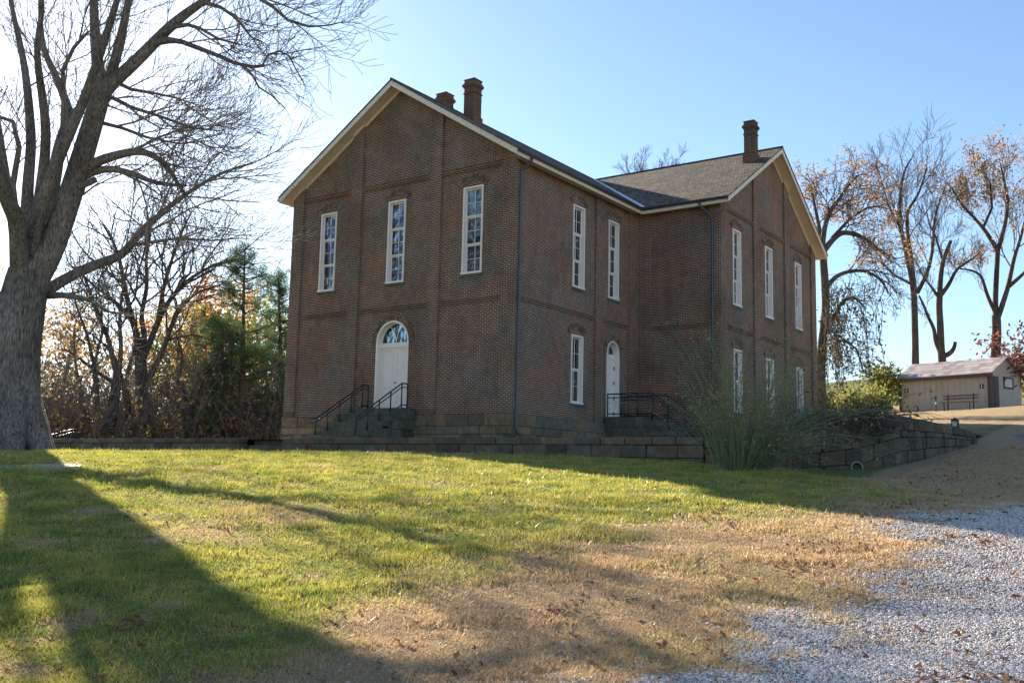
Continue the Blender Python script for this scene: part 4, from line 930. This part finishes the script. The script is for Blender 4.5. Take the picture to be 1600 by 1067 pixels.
# hanging ivy-like shoots on its lower trunk
vg = np.random.default_rng(61); vn = Tree(62)
vroot = empty('climbing_vine', at(1292, 640, 53.2), 'dark leafy vine hanging in strands over the lower trunk right of the brick wing', 'vine')
cc = []
for k in range(75):
    x = 1284 + abs(vg.normal(0, 36)); y = vg.uniform(440, 545); D_ = 53.2 + vg.uniform(-1.5, 1.5); p = at(x, y, D_)
    Ln = vg.uniform(1.0, 3.2); P = [p]; 
    for q in range(6): P.append(P[-1] + A([vg.normal(.03, .07), vg.normal(0, .07), -Ln / 6]))
    vn.limb(P, [.016] * 7, False); cc += [a_ for a_ in P[1:]]
vn.mesh(vn.fine, 'stems', M['twig'], vroot); leafcloud('leaves', cc, .07, M['leaf_dark'], vroot, vg, .16, 3)
# dark red shrubby tree right of the shed
def leafy(name, label, cat, base_px, dist, h, w, leafm_, per, size, seed, barkm=None, bottom=.12, group=None, n0=9, z0=None, shape='round', spread=.35):
    g = np.random.default_rng(seed); b = at(*base_px, dist); z = T1(b[0], b[1]) if z0 is None else z0
    root = empty(name, (b[0], b[1], z), label, cat, group); tr_ = Tree(seed)
    c = dict(n=(5, 4, 3), ang=(25, 60), len=(.45, .75), up=.08, tipup=.04, wig=.2, rmin=.018, slim=.02, big=.05)
    P = [A([b[0], b[1], z - .3])]; d = A([0, 0, 1.])
    for k in range(6): d = nrm(d + g.normal(0, .07, 3)); P.append(P[-1] + d * h * .72 / 6)
    r0 = h * .017; tr_.limb(P, np.linspace(r0, r0 * .3, 7))
    tr_.kids(P, np.linspace(r0, r0 * .3, 7), w * .9, 0, 2, c, bottom, n0)
    tr_.mesh(tr_.big, 'trunk', barkm or M['bark'], root); tr_.mesh(tr_.fine, 'twigs', M['twig'], root)
    if leafm_: leafcloud('leaves', tr_.tips, size, leafm_, root, g, spread, per)
    return root
leafy('red_leaved_shrub', 'small dark red-leaved tree just behind the right corner of the shed', 'shrub', (1588, 640), 66, 4.6, 3.6, M['leaf_red'], 9, .10, 71, n0=10)
leafy('evergreen_shrub', 'small dark green bushy tree against the left end of the shed', 'shrub', (1392, 640), 66.5, 3.0, 2.6, M['leaf_green'], 16, .10, 72, n0=10, bottom=.05)
for i, (x, d_, h_, m_, lb) in enumerate([(1330, 58, .8, 'leaf_green', 'leafy green bush on the bank beneath the drooping tree'), (1362, 60, .8, 'leaf_green', 'low olive bush on the bank left of the shed'), (1612, 70, 3.6, 'leaf_green', 'olive bush at the right edge behind the shed'), (1300, 60, .8, 'leaf_green', 'small olive bush at the foot of the drooping tree')]):
    leafy('bush', lb, 'shrub', (x, 640), d_, h_, 1.9 if h_ < 2 else 2.6, M[m_], 18, .07, 80 + i, n0=11, bottom=.02)
# crown showing over the roof valley, its tree stands far behind the school
tree('bare_tree', 'bare treetop showing above the ridge of the school roof, tree standing behind it', 'tree', (1010, 520), [
 ([(1010, 560), (1010, 440), (1008, 350), (1006, 318)], 5, 3, 0, .5),
 ([(1006, 320), (995, 290), (985, 275), (980, 262)], 1.8, .6, 7, .1), ([(1006, 315), (1003, 285), (1002, 270), (1005, 256)], 1.8, .6, 7, .1),
 ([(1006, 315), (1020, 285), (1030, 275), (1038, 260)], 1.8, .6, 7, .1), ([(1006, 320), (1030, 300), (1045, 278), (1056, 256)], 1.8, .6, 7, .1)], 85, rc, M['twig'], 205, mx=3)

# ---- the woods beyond the low wall, left of the school
lc = dict(n=(6, 5, 4), ang=(24, 56), len=(.5, .78), up=.06, tipup=.05, wig=.2, rmin=.012, slim=.018, big=.06)
tree('bare_tree', 'large spreading bare tree with many crooked limbs behind the low wall', 'tree', (230, 688), [
 ([(230, 690), (226, 660), (223, 619), (220, 570), (219, 542)], 9, 8, 0, .5),
 ([(219, 545), (208, 504), (196, 458), (188, 408), (176, 375), (160, 350)], 5, 1.3, 11, .25),
 ([(220, 548), (227, 523), (219, 496), (231, 446), (227, 408), (235, 365), (230, 330)], 4.6, 1.3, 11, .25),
 ([(224, 560), (246, 504), (261, 473), (292, 438), (330, 415), (370, 408)], 5, 1.3, 12, .3),
 ([(228, 600), (254, 550), (269, 504), (284, 477), (310, 455), (345, 445)], 4.6, 1.2, 10, .3),
 ([(261, 531), (300, 523), (330, 528)], 2, 1, 6, .2),
 ([(246, 504), (255, 450), (270, 400), (285, 360), (300, 330)], 3.5, 1, 11, .2),
 ([(208, 504), (180, 470), (150, 450), (120, 420)], 3.2, 1, 9, .2)], 62, lc, M['bark'], 211, mx=3)
tree('bare_tree', 'dark bare tree with a leaning crown, just left of the large spreading bare tree', 'tree', (173, 688), [
 ([(173, 690), (176, 650), (179, 619), (184, 588)], 8, 6.5, 0, .5),
 ([(184, 590), (176, 560), (168, 523), (150, 490), (140, 450), (125, 420)], 4.5, 1.2, 10, .2),
 ([(184, 590), (190, 550), (186, 500), (192, 450), (200, 410)], 4, 1.2, 9, .2),
 ([(180, 600), (150, 580), (125, 560), (100, 545)], 3, 1, 8, .2)], 60, lc, M['bark'], 212, mx=3)
tree('bare_tree', 'thin forked bare tree standing close beside the big spreading one', 'tree', (214, 688), [
 ([(216, 690), (203, 655), (197, 625), (196, 596)], 6, 4.5, 0, .5), ([(196, 600), (205, 560), (215, 530), (212, 480)], 3.2, 1, 8, .2), ([(196, 605), (180, 560), (165, 540), (140, 520)], 3, 1, 8, .2)], 61, lc, M['bark'], 213, mx=3)
tree('bare_tree', 'slim bare tree between the maple trunk and the darker woods', 'tree', (150, 688), [
 ([(155, 690), (152, 640), (150, 600), (146, 560)], 4, 3, 0, .5), ([(146, 565), (135, 520), (120, 480), (110, 440)], 2.6, .9, 9, .2), ([(147, 570), (160, 520), (158, 470)], 2.4, .9, 8, .2)], 63, lc, M['bark'], 214, mx=3)
tree('bare_tree', 'low bare tree with tangled twigs under the pines', 'tree', (300, 688), [
 ([(300, 690), (298, 660), (292, 630)], 5, 4, 0, .5), ([(292, 632), (280, 590), (285, 555), (275, 520)], 3, .9, 9, .2), ([(294, 640), (315, 600), (325, 570), (345, 550)], 3, .9, 9, .2), ([(296, 650), (270, 625), (250, 610)], 2.4, .9, 8, .2)], 58, lc, M['bark'], 215, mx=3)
def pine(label, base_px, dist, htop_px, w, seed, gaps):
    g = np.random.default_rng(seed); b = at(*base_px, dist); z = T1(b[0], b[1]); top = at(htop_px[0], htop_px[1], dist)
    root = empty('pine_tree', (b[0], b[1], z), label, 'pine tree'); tr_ = Tree(seed); h = top[2] - z
    P = A([b * 0 + A([b[0] + (top[0] - b[0]) * t_ + .15 * math.sin(5 * t_), b[1] + (top[1] - b[1]) * t_, z - .3 + (h + .3) * t_]) for t_ in np.linspace(0, 1, 9)])
    tr_.limb(P, np.linspace(.24, .03, 9)); tuft = []
    nb = 52
    for k in range(nb):
        t_ = .22 + .76 * (k / nb) ** .9
        if any(a < t_ < b_ and g.random() < .75 for a, b_ in gaps): continue
        p = A([np.interp(t_, np.linspace(0, 1, 9), P[:, a]) for a in range(3)])
        Ln = w * (1.08 - t_) ** .7 * g.uniform(.55, 1.15); az = g.uniform(0, 6.28); d = A([math.cos(az), math.sin(az), g.uniform(.0, .35)])
        Q = [p]
        for q in range(5): d = nrm(d + g.normal(0, .1, 3) + (0, 0, .05)); Q.append(Q[-1] + d * Ln / 5)
        tr_.limb(Q, np.linspace(.05, .015, 6)); Q = A(Q)
        for q in range(int(6 + 9 * Ln / w)):
            s_ = g.uniform(.3, 1); a = A([np.interp(s_, np.linspace(0, 1, 6), Q[:, i]) for i in range(3)]); e = a + nrm(g.normal(0, 1, 3) + (0, 0, .5)) * g.uniform(.2, .6)
            tr_.limb([a, e], [.012, .008], False); tuft.append(e)
    tr_.mesh(tr_.big, 'trunk', M['bark_red'], root); tr_.mesh(tr_.fine, 'twigs', M['twig'], root)
    # needle tufts: many thin blades radiating from each twig tip
    C_ = np.repeat(A(tuft), 46, 0); n = len(C_); d = g.normal(0, 1, (n, 3)); d[:, 2] = d[:, 2] * .7 + .35; d /= np.linalg.norm(d, axis=1)[:, None]; C_ = C_ + g.normal(0, .13, (n, 3))
    s_ = np.cross(d, g.normal(0, 1, (n, 3))); s_ /= np.linalg.norm(s_, axis=1)[:, None]
    Ld = g.uniform(.14, .26, (n, 1)); v = np.stack([C_ - s_ * .014, C_ + s_ * .014, C_ + d * Ld], 1).reshape(-1, 3)
    fast_mesh('needles', v, np.arange(3 * n).reshape(n, 3), M['needle'], 3, root)
pine('tall pine tree with open uneven crown, nearest the left corner of the school', (372, 690), 58, (386, 386), 4.2, 301, [(.62, .68)])
pine('shorter pine tree partly hidden behind the left corner of the brick school', (440, 690), 62, (438, 422), 3.6, 302, [])
pine('low dark pine with wide lower boughs beneath the tall pine', (345, 690), 60, (350, 500), 4.0, 303, [])
rows = [(60, 76, 9.5, 'leaf_orange'), (95, 82, 10.5, 'leaf_orange'), (135, 72, 8.0, 'leaf_gold'), (180, 84, 10., 'leaf_gold'), (215, 76, 9.0, 'leaf_orange'), (262, 80, 10.5, 'leaf_gold'), (310, 78, 12.0, 'leaf_orange'), (330, 88, 13.5, 'leaf_orange'), (290, 70, 8.0, 'leaf_green'), (360, 74, 10.5, 'leaf_gold'), (400, 80, 11.5, 'leaf_orange'), (425, 72, 9.5, 'leaf_green'), (455, 76, 10.0, 'leaf_green'), (25, 80, 10.5, 'leaf_gold'), (-15, 74, 9.0, 'leaf_orange'), (-60, 78, 10, 'leaf_gold')]
wn_ = {'leaf_orange': 'orange', 'leaf_gold': 'golden', 'leaf_green': 'olive-green'}
rowlab = ['orange-leaved tree close right of the maple trunk, deep in the woods', 'taller thin orange tree behind the slim bare tree', 'small golden tree in front of the slim bare tree at the wall', 'golden tree behind the two dark bare trunks', 'orange tree behind the large spreading bare tree', 'tall golden tree right of the large spreading bare tree', 'bright orange tree showing above the low dark pine', 'tallest orange tree of the woods, glowing beside the tall pine', 'low olive tree above the wall, under the bright orange one', 'golden tree filling the gap behind the tall pine trunk', 'orange tree behind the crown of the tall pine', 'olive tree between the tall pine and the school corner', 'olive tree mostly hidden by the school corner', 'golden tree behind the maple trunk', 'orange tree at the left edge behind the maple', 'golden tree outside the left edge of the woods']
for i, (x, d_, h_, m_) in enumerate(rows):
    leafy('autumn_tree', rowlab[i], 'tree', (x, 690), d_, (h_ + 3.0) * 1.1, 5.0, M[m_], (9 if x < 250 else 18), .12, 400 + i, group='autumn trees in the woods', n0=13, bottom=.1, spread=.5)
# tangled undergrowth filling the woods' floor
ug = np.random.default_rng(500); U = []
for k in range(2600):
    x = ug.uniform(-80, 475); d_ = ug.uniform(56, 92); y = 690; b = at(x, y, d_); z = T1(b[0], b[1]); U.append((b[0], b[1], z + abs(ug.normal(0, 1.0)) * (1 + 1.0 * math.sin(x * .04) ** 2)))
leafcloud('undergrowth', U, .11, leafm('undergrowth_leaves', [(.36, (.09, .08, .045)), (.5, (.20, .16, .07)), (.62, (.38, .24, .10))], .5), None, ug, .55, 16, label='tangled brown and yellow undergrowth on the floor of the woods', cat='undergrowth', kind='stuff')
ut = Tree(501)
for k in range(1700):
    x = ug.uniform(-80, 475); d_ = ug.uniform(56, 85); b = at(x, 690, d_); z = T1(b[0], b[1]); h_ = ug.uniform(1.5, 8.0); P = [A([b[0], b[1], z - .1])]; d = nrm(ug.normal(0, .25, 3) + (0, 0, 1))
    for q in range(4): d = nrm(d + ug.normal(0, .2, 3)); P.append(P[-1] + d * h_ / 4)
    ut.limb(P, np.linspace(.035, .01, 5), False)
    for q in range(8): a = P[2 + q % 3]; ut.limb([a, a + nrm(ug.normal(0, 1, 3) + (0, 0, .6)) * ug.uniform(.5, 1.4)], [.014, .009], False)
root_u = None
V = ut.fine; ut.mesh(V, 'saplings', M['twig_grey'], None); bpy.data.objects['saplings']['kind'] = 'stuff'; bpy.data.objects['saplings']['label'] = 'thicket of grey bare saplings and brush among the woodland trunks'; bpy.data.objects['saplings']['category'] = 'brush'

# ================================================================ the wispy shrub in front of the wing
sg = np.random.default_rng(600); sb = at(1155, 737, 22.0); sz_ = T1(sb[0], sb[1])
shrub = empty('fountain_shrub', (sb[0], sb[1], sz_), 'big fountain-shaped shrub of thin arching green stems in front of the right wing', 'shrub')
stt = Tree(601); lf = []; lfy = []
rt = nrm(A([cr[0], cr[1], 0])); fw_ = nrm(A([cf[0], cf[1], 0]))
for k in range(280):
    az = sg.uniform(0, 6.28) if k % 3 else sg.uniform(-.9, .9); lean = abs(sg.normal(0, .40)) + .03; s_ = math.cos(az)
    if s_ > 0: lean *= 2.1
    else: lean *= .72
    Ln = (1.0 + 3.1 * sg.random() ** 1.6) * (1 + .12 * lean); d = nrm(rt * s_ * lean + fw_ * math.sin(az) * lean + A([0, 0, 1.])); p = A([sb[0], sb[1], sz_ - .05]) + rt * s_ * sg.uniform(0, .55) + fw_ * math.sin(az) * sg.uniform(0, .5)
    P = [p]; n = 8; hd = nrm(A([d[0], d[1], 1e-3]))
    for q in range(n):
        d = nrm(d + hd * (.05 + .10 * lean) * (q > 2) + sg.normal(0, .05, 3) + A([0, 0, -.018 * q * lean * 1.5])); P.append(P[-1] + d * Ln / n)
    stt.limb(P, np.linspace(.009, .0032, n + 1), False)
    for q in range(int(sg.integers(3, 8))):
        i = int(sg.integers(2, n)); a = P[i]; dd = nrm((P[i + 1] - P[i]) / Ln * n + sg.normal(0, .38, 3)); e = [a]; l2 = sg.uniform(.25, .9)
        for w_ in range(3): dd = nrm(dd + sg.normal(0, .12, 3) + (0, 0, .05)); e.append(e[-1] + dd * l2 / 3)
        stt.limb(e, [.004, .0035, .003, .0025], False)
        if sg.random() < .5: lf.append(e[-1]); 
        if sg.random() < .3: lf.append(e[1])
    if sg.random() < .5: lf.append(P[-1])
    for q in range(2, 7):
        if abs(P[q][2] - sz_ - 1.5) < .75 and lean < .3 and sg.random() < .16: lfy.append(P[q])
stt.mesh(stt.fine, 'stems', M['stem'], shrub)
leafcloud('leaves', lf, .022, M['leaf_tan'], shrub, sg, .05, 2); leafcloud('yellow_leaves', lfy, .034, M['leaf_yellow'], shrub, sg, .10, 6)

bk = np.random.default_rng(640); bt = Tree(641); bl = []
b0 = at(1300, 700, 25.5); bz0 = T1(b0[0], b0[1]) + .2; br = empty('bank_thicket', (b0[0], b0[1], bz0), 'dark low thicket of arching twigs over the wall between the shrub and the drain pipe', 'thicket')
for k in range(420):
    q = at(bk.uniform(1225, 1375), 700, bk.uniform(25.0, 28.5)); z_ = -1.3 + .5 * bk.random(); d = nrm(rt * bk.normal(.35, .5) - fw_ * bk.uniform(-.1, .5) + A([0, 0, .9])); P = [A([q[0], q[1], z_])]; Ln = bk.uniform(.5, 1.5)
    for j in range(6): d = nrm(d + bk.normal(0, .12, 3) + A([0, 0, -.13 - .03 * j]) + rt * .05); P.append(P[-1] + d * Ln / 6)
    bt.limb(P, np.linspace(.008, .003, 7), False)
    for j in range(3): a = P[2 + j]; bt.limb([a, a + nrm(bk.normal(0, 1, 3) + rt * .5) * bk.uniform(.15, .4)], [.004, .003], False)
    if bk.random() < .6: bl.append(P[-1]); bl.append(P[3])
bt.mesh(bt.fine, 'stems', M['bark'], br); leafcloud('leaves', bl, .03, M['leaf_dark'], br, bk, .1, 4)
# ================================================================ grass, gravel stones, fallen leaves
def scatter(n, dmin, dmax, g, xpad=60, power=1.0):
    """points on the lawn inside the view, density falling with distance"""
    x = g.uniform(-xpad, 1600 + xpad, n); u = g.random(n) ** power; d = dmin * (dmax / dmin) ** u
    a = (x - 800) / FPX; dx = a[:, None] * cr[None, :2] + cf[None, :2]; dx /= np.linalg.norm(dx, axis=1)[:, None]
    return CAM[0] + dx[:, 0] * d, CAM[1] + dx[:, 1] * d, d
def clear(x, y):
    ok = ~((y > -3.95) & (x < xwall(y) + .3) & (x > -40)) & ~((y > -3.9) & (y < 8) & (x < 13.4))
    return ok & (np.hypot(x - mb0[0], y - mb0[1]) > 1.3)
gg_ = np.random.default_rng(700)
X, Y, D_ = scatter(620000, 5.2, 34, gg_, power=.95)
k = clear(X, Y) & (gg_.random(len(X)) > gravel(X, Y) * 1.35 - .02); X, Y, D_ = X[k], Y[k], D_[k]
dr = dry(X, Y); Zg = T(X, Y); n = len(X)
dr = np.clip(dr + gg_.normal(0, .20, n) + .16 * sstep(.5, .75, vnoise(X, Y, .7, 93)) + .10 * (vnoise(X, Y, 8, 91) - .5), 0, 1)
gr = gravel(X, Y)
hgt = (.014 + .022 * gg_.random(n) + .045 * sstep(.45, .8, vnoise(X, Y, 1.6, 90)) + .05 * (gg_.random(n) > .985) + .05 * gg_.random(n) * sstep(.7, .85, vnoise(X, Y, 3.5, 97))) * (1 - .35 * dr) * (1 - .4 * gr) * (1 + .025 * D_)
wid = .0022 + .00042 * D_
az = gg_.uniform(0, 6.28, n); sd = np.stack([np.cos(az), np.sin(az), az * 0], 1) * wid[:, None]
ln = np.stack([gg_.normal(0, .45, n), gg_.normal(0, .45, n), np.ones(n)], 1); ln[:, :2] *= (1 + .9 * dr)[:, None]
B0 = np.stack([X, Y, Zg - .006], 1); tp = B0 + ln * hgt[:, None]
v = np.stack([B0 - sd, B0 + sd, tp], 1).reshape(-1, 3)
t = NT('grass_blades'); p = t.pos(); d = t.attr('dry'); n1 = t.noise(p, 2.0, 4); n2 = t.noise(p, 40, 1)
gcol = t.mix(t.ramp(n1, [(.35, 0.), (.62, 1.)]), (.22, .27, .05), (.52, .46, .10)); tcol = t.mix(n1, (.55, .37, .20), (.70, .50, .30))
c = t.mix(t.ramp(d, [(.30, 0.), (.62, 1.)]), gcol, tcol); c = t.mix(1.0, c, t.ramp(n2, [(.3, .6), (.7, 1.3)]), 'MULTIPLY')
M['grass'] = t.leaf(c, .48, .35)
fast_mesh('grass', v, np.arange(3 * n).reshape(n, 3), M['grass'], 3, atts={'dry': np.repeat(dr, 3)}, label='short lawn grass, green towards the school and straw-brown towards the gravel', cat='grass', kind='stuff')
# gravel: rough little stones
sg2 = np.random.default_rng(710); X, Y, D_ = scatter(560000, 5.2, 24, sg2, power=.85)
k = (sg2.random(len(X)) < gravel(X, Y) ** .8 * 1.1 + .004) & (X > 12); X, Y, D_ = X[k][:150000], Y[k][:150000], D_[k][:150000]; n = len(X)
base = A([(0, 0, 1), (.9, 0, .35), (.28, .85, .35), (-.73, .53, .35), (-.73, -.53, .35), (.28, -.85, .35), (.73, .53, -.35), (-.28, .85, -.35), (-.9, 0, -.35), (-.28, -.85, -.35), (.73, -.53, -.35)], float)
fc = A([(0, 1, 2), (0, 2, 3), (0, 3, 4), (0, 4, 5), (0, 5, 1), (1, 6, 2), (2, 7, 3), (3, 8, 4), (4, 9, 5), (5, 10, 1), (2, 6, 7), (3, 7, 8), (4, 8, 9), (5, 9, 10), (1, 10, 6)])
az = sg2.uniform(0, 6.28, n); s_ = (.0035 + .0095 * sg2.random(n) ** 6 + .00034 * D_)[:, None] * sg2.uniform(.7, 1.3, (n, 3)) * A([1.15, 1, .7])
q = base[None] * (1 + sg2.uniform(-.22, .22, (n, 11, 3))) * s_[:, None]; ca, sa = np.cos(az)[:, None], np.sin(az)[:, None]
v = np.stack([q[:, :, 0] * ca - q[:, :, 1] * sa + X[:, None], q[:, :, 0] * sa + q[:, :, 1] * ca + Y[:, None], q[:, :, 2] + (T(X, Y) + .004)[:, None]], -1).reshape(-1, 3)
f = (fc[None] + (np.arange(n) * 11)[:, None, None]).reshape(-1, 3)
t = NT('gravel_stone'); c = t.ramp(t.attr('tone'), [(0, (.34, .31, .29)), (.4, (.56, .50, .47)), (.8, (.80, .73, .69)), (1, (.30, .22, .17))])
M['gravel'] = t.pbr(c, .85, None, .25)
fast_mesh('gravel', v, f, M['gravel'], 3, atts={'tone': np.repeat(sg2.random(n), 11)}, label='pale grey crushed stone of the driveway at lower right', cat='gravel', kind='stuff')
# fallen leaves, in drifts
fg = np.random.default_rng(720); X, Y, D_ = scatter(60000, 5.5, 34, fg); 
k = clear(X, Y) & (fg.random(len(X)) < .025 + .35 * sstep(.62, .85, vnoise(X, Y, .9, 95, 2)) ** 2 + .02 * (X > 12) * (Y > -12) + .12 * ((Y > -5.2) & (Y < -3))); X, Y, D_ = X[k][:9000], Y[k][:9000], D_[k][:9000]; n = len(X)
C_ = np.stack([X, Y, T(X, Y) + fg.uniform(.012, .04, n)], 1); a = fg.normal(0, 1, (n, 3)); a[:, 2] *= .35; a /= np.linalg.norm(a, axis=1)[:, None]
b = np.cross(a, A([0, 0, 1.]) + fg.normal(0, .35, (n, 3))); b /= np.linalg.norm(b, axis=1)[:, None]; s_ = (.014 + .018 * fg.random((n, 1)) + .0006 * D_[:, None]); a *= s_ * 1.3; b *= s_
up_ = np.cross(a, b); up_ /= np.linalg.norm(up_, axis=1)[:, None]
v = np.stack([C_ - a, C_ - b + up_ * s_ * .4, C_ - a * .1 - b * .45, C_ + a, C_ + b + up_ * s_ * .4, C_ - a * .2 + b * .4], 1).reshape(-1, 3)
fast_mesh('fallen_leaves', v, np.arange(6 * n).reshape(n, 6), M['fallen'], 6, label='scattered brown and red fallen leaves lying on the lawn', cat='leaves', kind='stuff')
